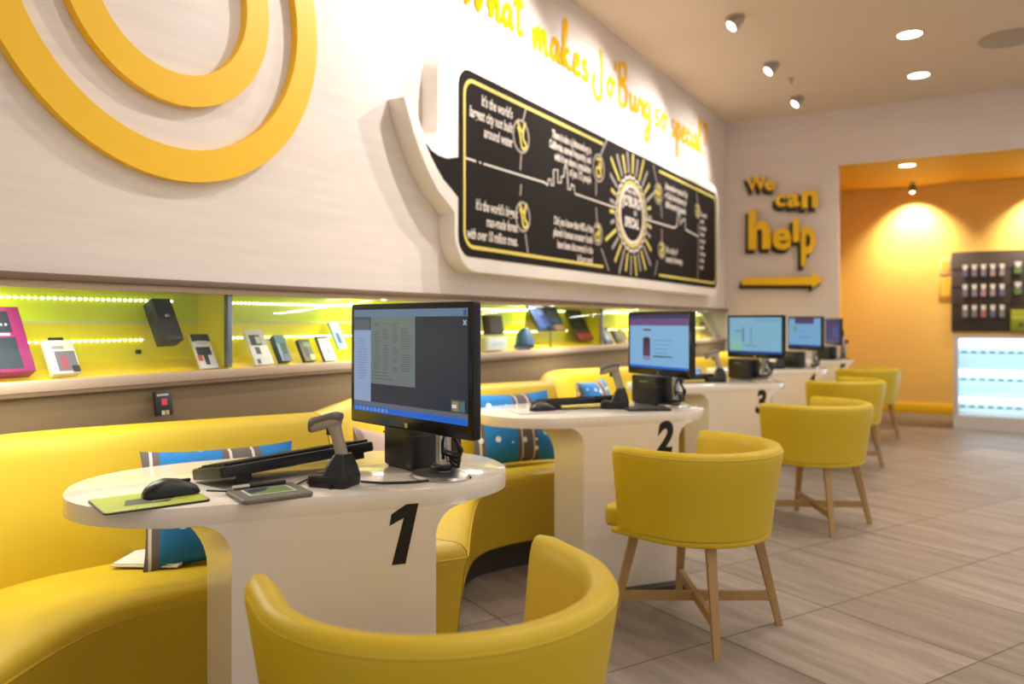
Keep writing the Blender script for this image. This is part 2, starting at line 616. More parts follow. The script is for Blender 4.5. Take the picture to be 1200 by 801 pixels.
tag(MB().box((BX, tg.y - 0.009, tg.z - 0.008), (BX + 0.012, tg.y + 0.009, tg.z + 0.008), bev=0.001).build('security_tag', fb), 'tiny black square tag on the yellow back panel below the speaker box', 'tag')
# second case
case_pack(300, 322, 391, 432, 0.014, wt, [(0.15, 0.55, 0.7, 0.85, flat((90, 90, 95))), (0.45, 0.60, 0.68, 0.80, wt), (0.25, 0.3, 0.5, 0.5, flat((70, 70, 75))), (0.15, 0.03, 0.32, 0.16, flat((60, 70, 160)))],
          'white pack with grey camera picture just right of the first mullion')
case_pack(331, 343, 391, 421, 0.03, flat((66, 88, 108)), [(0, 0, 1, 1, flat((138, 168, 186))), (0.3, 0.25, 0.9, 0.7, flat((66, 88, 66))), (0.2, 0.02, 0.95, 0.25, flat((120, 120, 132)))],
          'blue grey box with green picture beside the white camera pack')
case_pack(358, 371, 404, 429, 0.02, flat((66, 52, 40)), [(0, 0, 1, 1, flat((104, 108, 66))), (0.2, 0.2, 0.6, 0.7, flat((84, 62, 44))), (0.6, 0.05, 1, 0.3, flat((205, 205, 160))), (0.35, 0.65, 0.9, 0.9, flat((140, 148, 110)))],
          'small camouflage coloured box, shortest in its wall case')
case_pack(381, 395, 399, 428, 0.014, flat((70, 64, 70)), [(0.05, 0, 1, 0.9, flat((230, 226, 230))), (0.5, 0.25, 0.62, 0.5, flat((100, 90, 100))), (0.2, 0.66, 0.8, 0.74, flat((190, 180, 210)))],
          'white fronted box with dark top edge left of the first monitor')
case_pack(397, 408, 380, 411, 0.012, sky, [(0, 0.7, 1, 1, flat((170, 205, 210))), (0.25, 0.2, 0.65, 0.6, flat((50, 70, 120)))], 'pale blue pack mounted above the others near the first monitor', bx=-2.66, hang=True)
# third case
st = case_pack(572, 594, 395, 410, 0.05, wt, [(0.2, 0.4, 0.8, 0.6, flat((200, 215, 235)))], 'small white display block under a black speaker', 'display_block', 'stand', tilt=0.0)
case_pack(574, 591, 371, 394, 0.045, fb, [(0.15, 0.1, 0.85, 0.9, flat((40, 42, 52)))], 'small black speaker standing on a white block in the case', 'cube_speaker', 'speaker', hang=True, tilt=math.radians(8))
o_b = on_x(618, 410, -2.60)
dome = MB().lathe([(0.001, 0), (0.062, 0.0), (0.066, 0.012), (0.062, 0.05), (0.045, 0.078), (0.02, 0.094), (0.001, 0.097)], 20)
do = dome.build('helmet_speaker', flat((62, 100, 140)))
do.scale = (0.85, 1.35, 1.45)
do.location = (-2.622, o_b.y, 1.002)
MB().lathe([(0.001, 0), (0.069, 0), (0.069, 0.018), (0.001, 0.018)], 20).build('base_band', fb, do)
tag(do, 'blue dome shaped speaker with black base in the display case', 'speaker')
case_pack(633, 664, 356, 390, 0.02, flat((40, 46, 74)), [(0.1, 0.1, 0.5, 0.9, flat((56, 74, 130))), (0.55, 0.3, 0.9, 0.95, flat((84, 92, 120))), (0.6, 0.02, 0.98, 0.2, flat((190, 140, 70))), (0.2, 0.55, 0.4, 0.8, flat((120, 130, 170)))],
          'wide dark blue box hanging high in the case behind desk two', bx=-2.64, hang=True)
case_pack(679, 702, 361, 400, 0.02, flat((40, 38, 44)), [(0.1, 0.4, 0.45, 0.9, flat((60, 62, 60))), (0, 0, 1, 0.18, flat((176, 52, 56))), (0.5, 0.5, 0.9, 0.9, flat((28, 26, 32)))],
          'dark box with red lower edge hanging beside the wide blue box', bx=-2.64, hang=True)


def mini_tripod(px, py, name, label, hh=0.12, col=M_black):
    p = on_x(px, py, -2.60)
    z = 0.996
    t = empty(name, (-2.60, p.y, z), 0, label, 'camera')
    MB().tube([(0, 0, 0.0), (0, 0, hh)], 0.004, 6).build('pole', M_darkgrey, t)
    MB().lathe([(0.001, 0), (0.016, 0), (0.012, 0.006), (0.001, 0.008)], 12).build('foot', M_darkgrey, t)
    MB().box((-0.018, -0.03, hh), (0.018, 0.03, hh + 0.035), bev=0.006).build('camera_body', col, t)
    MB().lathe([(0.001, 0), (0.011, 0), (0.011, 0.012), (0.001, 0.014)], 12, Matrix.Translation((0.018, 0, hh + 0.017)) @ Matrix.Rotation(PI / 2, 4, 'Y')).build('lens', M_blackg, t)


mini_tripod(645, 411, 'action_camera', 'small black camera on a pole in front of the blue boxes')
mini_tripod(822, 398, 'action_camera', 'black camera on a slim pole in the last wall case', 0.15)
case_pack(711, 720, 386, 405, 0.02, flat((92, 100, 140)), [(0.2, 0.2, 0.8, 0.8, flat((190, 196, 220)))], 'bluish pack just right of the third mullion')
case_pack(724, 730, 389, 404, 0.02, flat((56, 50, 48)), [(0.2, 0.2, 0.8, 0.8, flat((84, 78, 70)))], 'slim dark brown box left of the monitor on desk two')
case_pack(733, 738, 387, 403, 0.02, flat((190, 176, 150)), [(0.2, 0.2, 0.8, 0.8, flat((120, 84, 60)))], 'narrow beige box right behind the monitor edge of desk two')
case_pack(838, 845, 372, 401, 0.02, flat((150, 146, 142)), [(0.2, 0.1, 0.8, 0.9, flat((174, 168, 160)))], 'tall grey pack at the far end of the wall case')
case_pack(812, 817, 388, 400, 0.02, flat((150, 170, 190)), [(0.2, 0.2, 0.8, 0.8, flat((196, 206, 214)))], 'small light blue pack at the foot of the far camera pole')

# ------------------------------------------------------------------ ring emblem on the wall


def annulus(r0, r1, x0, x1, cy, cz, n=96):
    m = MB()
    rings = []
    for k in range(n + 1):
        a = 2 * PI * k / n
        c, s = math.cos(a), math.sin(a)
        rings.append([(x0, cy + r0 * c, cz + r0 * s), (x1, cy + r0 * c, cz + r0 * s), (x1, cy + r1 * c, cz + r1 * s), (x0, cy + r1 * c, cz + r1 * s)])
    m.loft(rings, caps=False)
    bmesh.ops.remove_doubles(m.bm, verts=m.bm.verts, dist=1e-5)
    return m


tag(annulus(0.605, 0.725, WALL_X + 0.002, WALL_X + 0.036, 1.90, 2.425).build('ring_emblem', M_yel), 'larger outer flat yellow ring mounted on the white wall', 'wall sign')
tag(annulus(0.330, 0.445, WALL_X + 0.002, WALL_X + 0.036, 1.90, 2.425).build('ring_emblem', M_yel), 'smaller inner flat yellow ring mounted on the white wall', 'wall sign')

# ------------------------------------------------------------------ speech bubble board
FX = -2.455            # face of the white panel
BZX = FX + 0.003       # black print


def bp(px, py):
    v = on_x(px, py, FX)
    return (v.y, v.z)


board = empty('speech_bubble_board', (WALL_X, 6.2, 1.45), 0, 'long black and white speech bubble board on the white wall', 'wall sign')
binv = Matrix.Translation((-WALL_X, -6.2, -1.45))
LFT = lambda x: binv @ Matrix.Translation((x, 0, 0)) @ M_LEFT
Z0, Z1 = 1.55, 2.56    # black field
BY0, BY1 = bp(537, 200)[0], bp(840, 280)[0]
bl = [bp(*p) for p in [(545, 80), (540, 83), (536, 92), (536, 170), (536, 231), (536, 280), (539, 293), (546, 300)]]
Z1 = bp(545, 80)[1]
Z0 = bp(546, 300)[1]
r = 0.11
outline_b = rrect(BY0, Z0, BY1, Z1, r, 8)


def xyprism(pts, x0, x1, name, m, bev=0.0):
    o = MB()
    o.prism(pts, x0, x1, binv @ M_LEFT, bev=bev, seg=3)
    return o.build(name, m, board)


g = 0.085
tail = [bp(*p) for p in [(526, 240), (514, 226), (505, 208), (496, 184), (488, 158), (481, 130), (477, 116), (470, 113)]]
t2 = [bp(*p) for p in [(474, 118), (483, 146), (494, 172)]]
wy0, wy1, wz0, wz1 = BY0 - 0.03, BY1 + g * 0.7, Z0 - g, Z1 + g
wpts = []
# counter clockwise outline in (Y, Z): start lower left corner
wl_ = bp(533, 250)[0]
notch = bp(512, 160)
corner = [(wl_ + 0.22 * (1 - math.cos(a)), wz0 + 0.22 * (1 - math.sin(a))) for a in [PI / 2 * k / 8 for k in range(0, 9)]]
wpts += [bp(526, 240), bp(533, 250)] + corner[::1]
rc = 0.2
wpts += [(wy1 - rc + rc * math.sin(a), wz0 + rc - rc * math.cos(a)) for a in [PI / 2 * k / 8 for k in range(9)]]
wpts += [(wy1 - rc + rc * math.cos(a), wz1 - rc + rc * math.sin(a)) for a in [PI / 2 * k / 8 for k in range(9)]]
nl = bp(513, 120)[0]
wpts += [(nl + rc - rc * math.sin(a), wz1 - rc + rc * math.cos(a)) for a in [PI / 2 * k / 8 for k in range(9)]]
tip0, tip1 = bp(484, 117), bp(474, 113)
wpts += [(nl, bp(512, 150)[1]), (nl - 0.02, bp(510, 160)[1]), (nl - 0.06, bp(506, 166)[1]), (bp(498, 158)[0], bp(498, 158)[1]), bp(491, 140), tip0, tip1]
wpts += [bp(*p) for p in [(478, 133), (484, 155), (492, 178), (501, 200), (513, 224)]]
xyprism(wpts, WALL_X, FX, 'white_panel', M_whitep, bev=0.006)
xyprism(outline_b, FX, BZX, 'black_field', M_board)
# black tail
bt = [bp(537, 231), bp(530, 222), bp(520, 210), bp(512, 196), bp(505, 182), bp(499, 168), bp(505, 176), bp(513, 182), bp(524, 186), bp(537, 184)]
xyprism(bt, FX, BZX, 'black_tail', M_board)


def stroke(pts, w, m, name, x=BZX, parent=board, steps=0, closed=False, inv=binv, th=0.002):
    """flat painted stroke through (Y,Z) points"""
    P = [Vector((p[0], p[1], 0)) for p in pts]
    if steps:
        P = catmull(P, steps)
    mb = MB()
    add_stroke(mb, P, w, x, inv, th, closed)
    return mb.build(name, m, parent)


def add_stroke(mb, P, w, x, inv, th=0.002, closed=False, frame=M_LEFT):
    n = len(P)
    rows = []
    for i, p in enumerate(P):
        a = P[(i - 1) % n] if closed else P[max(i - 1, 0)]
        b = P[(i + 1) % n] if closed else P[min(i + 1, n - 1)]
        t = (b - a).normalized()
        nn = Vector((-t.y, t.x, 0)) * w / 2
        rows.append([inv @ frame @ Vector((q.x, q.y, x + z)) for q, z in ((p + nn, 0), (p + nn, th + i * 4e-5), (p - nn, th + i * 4e-5), (p - nn, 0))])
    if closed:
        rows.append(rows[0])
    mb.loft(rows, caps=not closed)


# yellow inner border in two pieces (broken at the sun)
ib = 0.055
ySunL, ySunR = bp(706, 170)[0], bp(772, 200)[0]
k8 = [PI / 2 * k / 6 for k in range(7)]
rr_ = 0.09
a0, b0, c0, d0 = BY0 + ib, BY1 - ib, Z0 + ib, Z1 - ib
left_border = [(ySunL, d0)] + [(a0 + rr_ - rr_ * math.sin(a), d0 - rr_ + rr_ * math.cos(a)) for a in k8] + [(a0 + rr_ - rr_ * math.cos(a), c0 + rr_ - rr_ * math.sin(a)) for a in k8] + [(ySunL, c0)]
right_border = [(ySunR, d0)] + [(b0 - rr_ + rr_ * math.sin(a), d0 - rr_ + rr_ * math.cos(a)) for a in k8] + [(b0 - rr_ + rr_ * math.cos(a), c0 + rr_ - rr_ * math.sin(a)) for a in k8] + [(ySunR, c0)]
stroke(left_border, 0.022, M_chalky, 'yellow_border')
stroke(right_border, 0.022, M_chalky, 'yellow_border')
# skyline line, dashed timelines
sky_pts = [(576, 195), (638, 214), (641, 217), (642, 210), (645, 210), (645, 217), (648, 217), (648, 199), (653, 199), (653, 214), (657, 214), (657, 207), (660, 207), (661, 197), (662, 193), (664, 198), (665, 222), (668, 222), (669, 216), (672, 218), (673, 227), (720, 243)]
stroke([bp(*p) for p in sky_pts], 0.012, M_chalk, 'skyline_line')
stroke([bp(545, 185), bp(557, 189)], 0.012, M_chalk, 'skyline_line')
stroke([bp(561, 190), bp(563, 191)], 0.012, M_chalk, 'skyline_line')
stroke([bp(566, 192), bp(576, 195)], 0.012, M_chalk, 'skyline_line')
stroke([bp(*p) for p in [(757, 257), (790, 267), (793, 264), (794, 250), (796, 249), (797, 263), (800, 257), (802, 256), (803, 269), (818, 277)]], 0.014, M_chalk, 'skyline_line')
for seg in [((616, 126), (612, 142)), ((610, 181), (609, 199)), ((610, 216), (609, 229)), ((615, 274), (618, 296)), ((711, 163), (703, 182)), ((698, 212), (698, 229)), ((698, 243), (699, 262)), ((704, 291), (713, 317)),
            ((765, 193), (769, 213)), ((774, 240), (775, 255)), ((775, 268), (775, 285)), ((770, 305), (767, 322)), ((816, 225), (817, 238)), ((818, 261), (818, 275)), ((818, 278), (817, 330))]:
    stroke([bp(*seg[0]), bp(*seg[1])], 0.016, M_chalkg, 'timeline_dash')


def ring_mark(px, py, ry, rz, inner, pts):
    c = bp(px, py)
    stroke([(c[0] + ry * math.cos(2 * PI * k / 20), c[1] + rz * math.sin(2 * PI * k / 20)) for k in range(20)], 0.016, M_chalkg, 'picture_ring', closed=True)
    stroke([(c[0] + q[0] * ry, c[1] + q[1] * rz) for q in pts], 0.02, M_chalky, inner, x=BZX + 0.001, steps=3)


leafy = [(-0.5, 0.9), (0.1, 0.3), (0.5, 1.0), (0.2, 0.0), (0.7, -0.5), (0.1, -0.7), (-0.2, 0.2), (-0.5, 0.5)]
blob = [(-0.4, 0.6), (0.3, 0.7), (0.4, 0.0), (-0.4, 0.0), (-0.3, -0.6), (0.4, -0.5), (0.0, 0.4)]
ring_mark(610, 160, 0.10, 0.10, 'sketched_crown', leafy)
ring_mark(612, 254, 0.09, 0.09, 'sketched_tree', leafy)
ring_mark(701, 197, 0.10, 0.10, 'sketched_pin', blob)
ring_mark(700, 274, 0.08, 0.08, 'sketched_skull', blob)
ring_mark(771, 227, 0.10, 0.09, 'sketched_shovel', blob)
ring_mark(775, 293, 0.09, 0.07, 'sketched_pin', blob)
ring_mark(817, 247, 0.08, 0.07, 'sketched_figure', blob)
stroke([bp(757, 236), bp(770, 222)], 0.022, M_chalky, 'sketched_handle')
# sun burst
sc = (bp(740, 240)[0], (Z0 + Z1) / 2 + 0.0)
sr = 0.235
ry_ = sr * 1.0
yy = abs(bp(754, 250)[0] - bp(727, 240)[0]) / 2
for rad, w_, m_ in ((1.0, 0.03, M_chalk), (1.13, 0.022, M_chalky)):
    stroke([(sc[0] + yy * rad * math.cos(2 * PI * k / 40), sc[1] + sr * rad * math.sin(2 * PI * k / 40)) for k in range(40)], w_, m_, 'sun_ring', closed=True)
sk = MB()
NB = 30
stroke([(sc[0] + yy * (1.25 + 0.1 * (k % 2)) * math.cos(2 * PI * k / 48), sc[1] + sr * (1.25 + 0.1 * (k % 2)) * math.sin(2 * PI * k / 48)) for k in range(48)], 0.02, M_chalk, 'skyline_ring', closed=True)
for col, par in ((M_chalkg, 0), (M_chalky, 1)):
    for k in range(NB):
        if (k % 2 == 1) != (par == 1):
            continue
        a = 2 * PI * (k + 0.3) / NB
        lo_ = 1.45
        hi_ = 2.1 + 0.3 * ((k * 7) % 3) / 2
        if abs(math.cos(a)) > 0.93:
            hi_ = 1.8
        stroke([(sc[0] + yy * q * math.cos(a), min(Z1 - 0.02, max(Z0 + 0.02, sc[1] + sr * q * math.sin(a)))) for q in (lo_, hi_)], 0.03, col, 'sun_ray')


def board_text(s, px, py, z_h, m=M_chalk, align='LEFT', sx=0.8, bold=0.0015, name='chalk_text', space=1.0):
    c = bp(px, py)
    me = text_mesh(s, z_h, LFT(BZX + 0.001) @ Matrix.Translation((c[0], c[1], 0)), bold=bold, align=align, sx=sx, valign='TOP', space=space, shear=0.12)
    return link(name, me, m, board)


board_text("It's the world's\nlargest city not built\naround water", 600, 126, 0.088, align='RIGHT', sx=0.68, bold=0.002)
board_text("It's the world's biggest\nman-made forest\nwith over 10 million trees.", 606, 243, 0.086, align='RIGHT', sx=0.62, bold=0.002)
board_text("There is also a Johannesburg in\nCalifornia, named frequently, and\nwith it we share a population\nof just 172 people", 692, 171, 0.076, align='RIGHT', sx=0.66, bold=0.002, space=0.95)
board_text("Did you know that 40% of the\nplanet's human ancestor fossils\nhave been discovered in the\nJo'burg area?", 694, 263, 0.078, align='RIGHT', sx=0.66, bold=0.002)
board_text("Johannesburg was the City\nof Gold, the discovery of\n1886 brought thousands", 779, 212, 0.085, sx=0.72)
board_text("It's a city of\namazing diversity.", 780, 287, 0.085, sx=0.8)
board_text("The world's\nlargest\nman-made\nforest is\nhere and\nvisible\nfrom the\nair and\nspace.", 820, 247, 0.068, sx=0.72)
board_text("WHAT MAKES", 740, 222, 0.05, align='CENTER', sx=0.75)
board_text("JO'BURG", 740, 229, 0.12, align='CENTER', sx=0.85, bold=0.005)
board_text("SO", 744, 246, 0.06, align='CENTER', sx=0.9)
board_text("SPECIAL", 740, 254, 0.11, align='CENTER', sx=0.8, bold=0.005)

# ------------------------------------------------------------------ handwritten wall lettering
# strokes per letter: baseline 0, x-height 1, ascender 2.3, descender -1.3
G = {
    'W': (2.0, [[(0.0, 2.1), (0.25, 2.3), (0.35, 1.2), (0.5, 0.0), (0.85, 1.1), (1.0, 1.7), (1.1, 0.8), (1.25, 0.0), (1.6, 1.0), (1.8, 2.2)]]),
    'h': (0.95, [[(-0.05, 0.3), (0.3, 1.6), (0.35, 2.2), (0.2, 2.2), (0.15, 1.2), (0.12, 0.0), (0.3, 0.8), (0.5, 1.0), (0.6, 0.6), (0.62, 0.1), (0.85, 0.15)]]),
    'a': (0.95, [[(0.62, 0.85), (0.35, 1.0), (0.08, 0.6), (0.15, 0.08), (0.45, 0.25), (0.62, 0.9), (0.6, 0.2), (0.85, 0.12)]]),
    't': (0.75, [[(0.3, 1.9), (0.25, 0.9), (0.28, 0.1), (0.65, 0.2)], [(-0.1, 1.35), (0.65, 1.55)]]),
    'm': (1.35, [[(0.0, 0.9), (0.1, 0.0), (0.25, 0.8), (0.42, 1.0), (0.5, 0.5), (0.5, 0.0), (0.65, 0.8), (0.82, 1.0), (0.92, 0.5), (0.95, 0.05), (1.2, 0.15)]]),
    'k': (0.95, [[(-0.05, 0.3), (0.3, 1.7), (0.35, 2.3), (0.2, 2.2), (0.14, 1.0), (0.12, 0.0)], [(0.6, 1.0), (0.2, 0.55), (0.55, 0.1), (0.85, 0.12)]]),
    'e': (0.8, [[(0.08, 0.4), (0.45, 0.6), (0.5, 0.95), (0.25, 0.95), (0.1, 0.45), (0.25, 0.02), (0.7, 0.2)]]),
    's': (0.75, [[(0.5, 0.95), (0.2, 0.9), (0.2, 0.6), (0.5, 0.4), (0.4, 0.02), (0.05, 0.08)]]),
    'J': (1.1, [[(0.55, 2.2), (0.62, 1.0), (0.55, -0.3), (0.15, -0.5), (-0.15, 0.1), (0.0, 0.7)]]),
    'o': (0.8, [[(0.35, 1.0), (0.08, 0.5), (0.3, 0.02), (0.58, 0.5), (0.35, 1.0), (0.6, 0.85), (0.8, 0.9)]]),
    "'": (0.35, [[(0.15, 2.1), (0.1, 1.6)]]),
    'B': (1.25, [[(0.2, 2.2), (0.15, 1.0), (0.1, 0.0)], [(0.1, 2.1), (0.7, 2.25), (0.8, 1.6), (0.3, 1.2), (0.85, 0.95), (0.8, 0.15), (0.3, -0.1), (0.05, 0.2)]]),
    'u': (0.95, [[(0.05, 0.95), (0.1, 0.25), (0.3, 0.02), (0.55, 0.4), (0.62, 0.95), (0.62, 0.2), (0.85, 0.12)]]),
    'r': (0.7, [[(0.0, 0.2), (0.15, 1.0), (0.2, 0.75), (0.5, 0.85), (0.45, 0.2), (0.65, 0.1)]]),
    'g': (0.9, [[(0.6, 0.85), (0.3, 1.0), (0.08, 0.5), (0.25, 0.05), (0.55, 0.4), (0.62, 0.9), (0.6, -0.7), (0.35, -1.3), (0.1, -0.9), (0.8, 0.05)]]),
    'p': (0.9, [[(0.1, 1.0), (0.1, -1.2), (0.15, 0.5), (0.4, 1.0), (0.65, 0.5), (0.4, 0.02), (0.15, 0.15)]]),
    'c': (0.75, [[(0.55, 0.8), (0.3, 1.0), (0.08, 0.5), (0.25, 0.02), (0.65, 0.2)]]),
    'i': (0.5, [[(0.1, 0.95), (0.12, 0.15), (0.4, 0.15)], [(0.15, 1.5), (0.2, 1.6)]]),
    'l': (0.6, [[(-0.05, 0.3), (0.3, 1.7), (0.32, 2.3), (0.15, 2.1), (0.12, 0.2), (0.45, 0.12)]]),
    '?': (1.2, [[(0.25, 1.8), (0.6, 2.3), (1.0, 1.8), (0.6, 1.2), (0.5, 0.7)], [(0.46, 0.2), (0.48, 0.0)]]),
}
for word, p0, p1, base, xh, wlab in [('What', 537, 614, 3.055, 0.135, 'first'), ('makes', 625, 690, 3.03, 0.145, ''), ("Jo'Burg", 697, 763, 3.02, 0.15, ''), ('so', 767, 781, 3.02, 0.15, ''), ('special?', 787, 829, 3.02, 0.155, '')]:
    ya, yb = on_x(p0, 100, -2.56).y, on_x(p1 + 1, 100, -2.56).y
    tot = sum(G[c][0] for c in word)
    sx_ = (yb - ya) / tot
    w = empty('wall_word', (WALL_X, ya, base), 0, "yellow handwritten word '%s' on the white wall above the board" % word.replace('?', ''), 'lettering', 'words of the handwritten wall slogan')
    x_ = 0
    for c in word:
        adv, strokes = G[c]
        mb = MB()
        for stv in strokes:
            P = catmull([Vector(((x_ + q[0]) * sx_, q[1] * xh, 0)) for q in stv], 5)
            add_stroke(mb, P, 0.043, 0.0, Matrix.Identity(4), 0.006)
        mb.build('letter', M_vinyl, w)
        x_ += adv

# ------------------------------------------------------------------ we can help sign on the end wall
sign = empty('help_sign', (-2.0, END_Y, 1.9), 0, 'block lettered yellow and black We can help sign on the end wall', 'wall sign')
sinv = Matrix.Translation((2.0, -END_Y, -1.9))
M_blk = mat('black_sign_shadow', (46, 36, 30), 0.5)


def ew(px, py):
    v = on_y(px, py, END_Y)
    return v.x, v.z


def sign_letter(ch, px, py_base, px_w, py_h, bold=0.03):
    """letter whose left is px, baseline py_base, px_w wide and py_h tall (pixels measured on the wall)"""
    x0, z0 = ew(px, py_base)
    x1, z1 = ew(px + px_w, py_base - py_h)
    me = text_mesh(ch, 1.0, Matrix.Identity(4), extrude=0.5, bold=bold, valign='TOP_BASELINE', res=4)
    xs = [v.co.x for v in me.vertices]; ys = [v.co.y for v in me.vertices]
    mx0, mx1, my0, my1 = min(xs), max(xs), min(ys), max(ys)

    def place(dx, dz, d0, d1):
        m2 = me.copy()
        for v in m2.vertices:
            u = (v.co.x - mx0) / (mx1 - mx0)
            t = (v.co.y - my0) / (my1 - my0)
            d = d0 + (v.co.z + 0.5) * (d1 - d0)
            v.co = sinv @ Vector((x0 + u * (x1 - x0) + dx, END_Y - d, z0 + t * (z1 - z0) + dz))
        return m2
    o = link('letter', place(0, 0, 0.05, 0.09), M_yel2, sign)
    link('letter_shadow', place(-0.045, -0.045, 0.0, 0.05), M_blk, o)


for ch_, xa, xb, ya_, yb_, bo_ in [('W', 877, 900, 206, 225, 0.03), ('e', 898, 911, 212, 224.5, 0.028), ('c', 910.5, 923, 228, 243.5, 0.035), ('a', 924.5, 939, 227, 244, 0.032), ('n', 941, 960, 223, 245, 0.04),
                                   ('h', 879, 905, 245, 293, 0.045), ('e', 907, 929, 267, 293.5, 0.035), ('l', 931, 938.5, 256, 284, 0.03), ('p', 940.5, 957, 266, 312, 0.035)]:
    sign_letter(ch_, xa, yb_, xb - xa, yb_ - ya_, bo_)
ar = [(871, 334), (954, 334), (953, 338), (967, 328), (953, 318), (954, 324), (873, 326)]
arw = empty('arrow_sign', (-2.0, END_Y, 1.6), 0, 'yellow arrow with black edge pointing right below the block lettering', 'wall sign')
ainv = Matrix.Translation((2.0, -END_Y, -1.6))
ap = [ew(*p) for p in ar]
EF = Matrix.Translation((0, END_Y, 0)) @ M_END
MB().prism(ap, 0.05, 0.09, ainv @ EF).build('arrow_face', M_yel2, arw)
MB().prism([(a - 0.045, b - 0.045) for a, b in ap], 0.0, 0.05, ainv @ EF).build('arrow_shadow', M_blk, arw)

# ------------------------------------------------------------------ sofa booths
SP = 1.83
ST = 0.33


def booth(y0, y1, label):
    t = empty('curved_sofa', (-2.2, (y0 + y1) / 2, 0), 0, label, 'sofa', 'curved yellow sofa booths along the left wall')
    inv = Vector((-2.2, (y0 + y1) / 2, 0))
    N = 36

    def curve(xc, xd, s):
        # circular bow between the two cusps
        c = (y1 - y0) / 2
        u = abs(-1 + 2 * s)
        e = 0.24
        return xd + (xc - xd) * (math.sqrt(u * u + e * e) - e) / (math.sqrt(1 + e * e) - e)

    def sweep(prof_fn, name, m, e=0.003):
        rings = []
        for i in range(N + 1):
            s = i / N
            y = y0 + e + (y1 - y0 - 2 * e) * s
            rings.append([Vector((x, y, z)) - inv for x, z in prof_fn(s)])
        return MB().loft(rings).build(name, m, t, smooth=50)

    def seat(s):
        xf, xb = curve(-1.42, -1.88, s), curve(-1.96, -2.32, s)
        return [(xb - 0.03, 0.13), (xf - 0.045, 0.13), (xf - 0.012, 0.38), (xf - 0.002, 0.41), (xf - 0.006, 0.435), (xf - 0.025, 0.452), (xf - 0.06, 0.458), (xb + 0.05, 0.452), (xb - 0.03, 0.44)]

    def back(s):
        xb, xt = curve(-1.96, -2.32, s), curve(-2.03, -2.41, s)
        return [(xb - 0.035, 0.13), (xb - 0.0, 0.46), ((xb + xt) / 2 + 0.008, 0.63), (xt, 0.775), (xt - 0.01, 0.815), (xt - 0.035, 0.84), (xt - 0.07, 0.848), (xt - 0.105, 0.838), (xt - 0.125, 0.81), (xt - 0.13, 0.77), (xt - 0.13, 0.13)]

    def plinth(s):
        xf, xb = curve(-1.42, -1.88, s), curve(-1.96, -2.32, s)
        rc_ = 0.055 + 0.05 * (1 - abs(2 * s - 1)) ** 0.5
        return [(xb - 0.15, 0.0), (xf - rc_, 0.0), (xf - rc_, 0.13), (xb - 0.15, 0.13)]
    sweep(seat, 'seat', M_leather2)
    sweep(back, 'backrest', M_leather2)
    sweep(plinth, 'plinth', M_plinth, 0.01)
    pts = []
    for i in range(N + 1):
        s = i / N
        pts.append(Vector((curve(-1.42, -1.88, s) - 0.003, y0 + 0.003 + (y1 - y0 - 0.006) * s, 0.415)) - inv)
    MB().tube(pts, 0.004, 6).build('piping', M_leather2, t)
    return t


for k, lb in enumerate(['nearest curved yellow sofa booth, behind desk one', 'curved yellow sofa booth behind desk two', 'curved yellow sofa booth behind desk three',
                        'curved yellow sofa booth behind desk four', 'farthest curved yellow sofa booth, against the end wall']):
    booth(ST + SP * k, ST + SP * (k + 1), lb)

# ------------------------------------------------------------------ cushions


def fabric(name, base, band, dots=True, seed=0.0):
    m = bpy.data.materials.new(name)
    m.use_nodes = True
    nt = m.node_tree
    b = nt.nodes['Principled BSDF']
    b.inputs['Roughness'].default_value = 0.85
    tc = nt.nodes.new('ShaderNodeTexCoord')
    sp = nt.nodes.new('ShaderNodeSeparateXYZ')
    nt.links.new(tc.outputs['Object'], sp.inputs[0])
    wv = nt.nodes.new('ShaderNodeTexWave')
    wv.inputs['Scale'].default_value = 1.05
    wv.inputs['Distortion'].default_value = 0.6
    wv.inputs['Phase Offset'].default_value = seed
    nt.links.new(tc.outputs['Object'], wv.inputs[0])
    r1 = nt.nodes.new('ShaderNodeValToRGB')
    r1.color_ramp.interpolation = 'CONSTANT'
    cr = r1.color_ramp
    cr.elements[0].position = 0.0
    cr.elements[0].color = s2l(base) + (1,)
    cr.elements[1].position = 0.66
    cr.elements[1].color = s2l(band) + (1,)
    e = cr.elements.new(0.84)
    e.color = s2l((196, 184, 180)) + (1,)
    e = cr.elements.new(0.90)
    e.color = s2l(band) + (1,)
    nt.links.new(wv.outputs['Fac'], r1.inputs[0])
    vo = nt.nodes.new('ShaderNodeTexVoronoi')
    vo.inputs['Scale'].default_value = 13
    vo.inputs['Randomness'].default_value = 0.55
    nt.links.new(tc.outputs['Object'], vo.inputs['Vector'])
    lt = nt.nodes.new('ShaderNodeMath'); lt.operation = 'LESS_THAN'; lt.inputs[1].default_value = 0.2
    nt.links.new(vo.outputs['Distance'], lt.inputs[0])
    mx = nt.nodes.new('ShaderNodeMixRGB')
    mx.inputs[2].default_value = s2l((214, 222, 228)) + (1,)
    nt.links.new(r1.outputs[0], mx.inputs[1])
    nt.links.new(lt.outputs[0], mx.inputs[0])
    nt.links.new(mx.outputs[0], b.inputs['Base Color'])
    return m


M_pil = fabric('blue_print_fabric', (22, 108, 172), (92, 82, 84), seed=1.9)
M_pil2 = fabric('blue_print_fabric_b', (24, 112, 176), (90, 80, 84), seed=2.0)
M_pilg = fabric('grey_pink_print_fabric', (186, 160, 150), (150, 130, 130), seed=1.0)


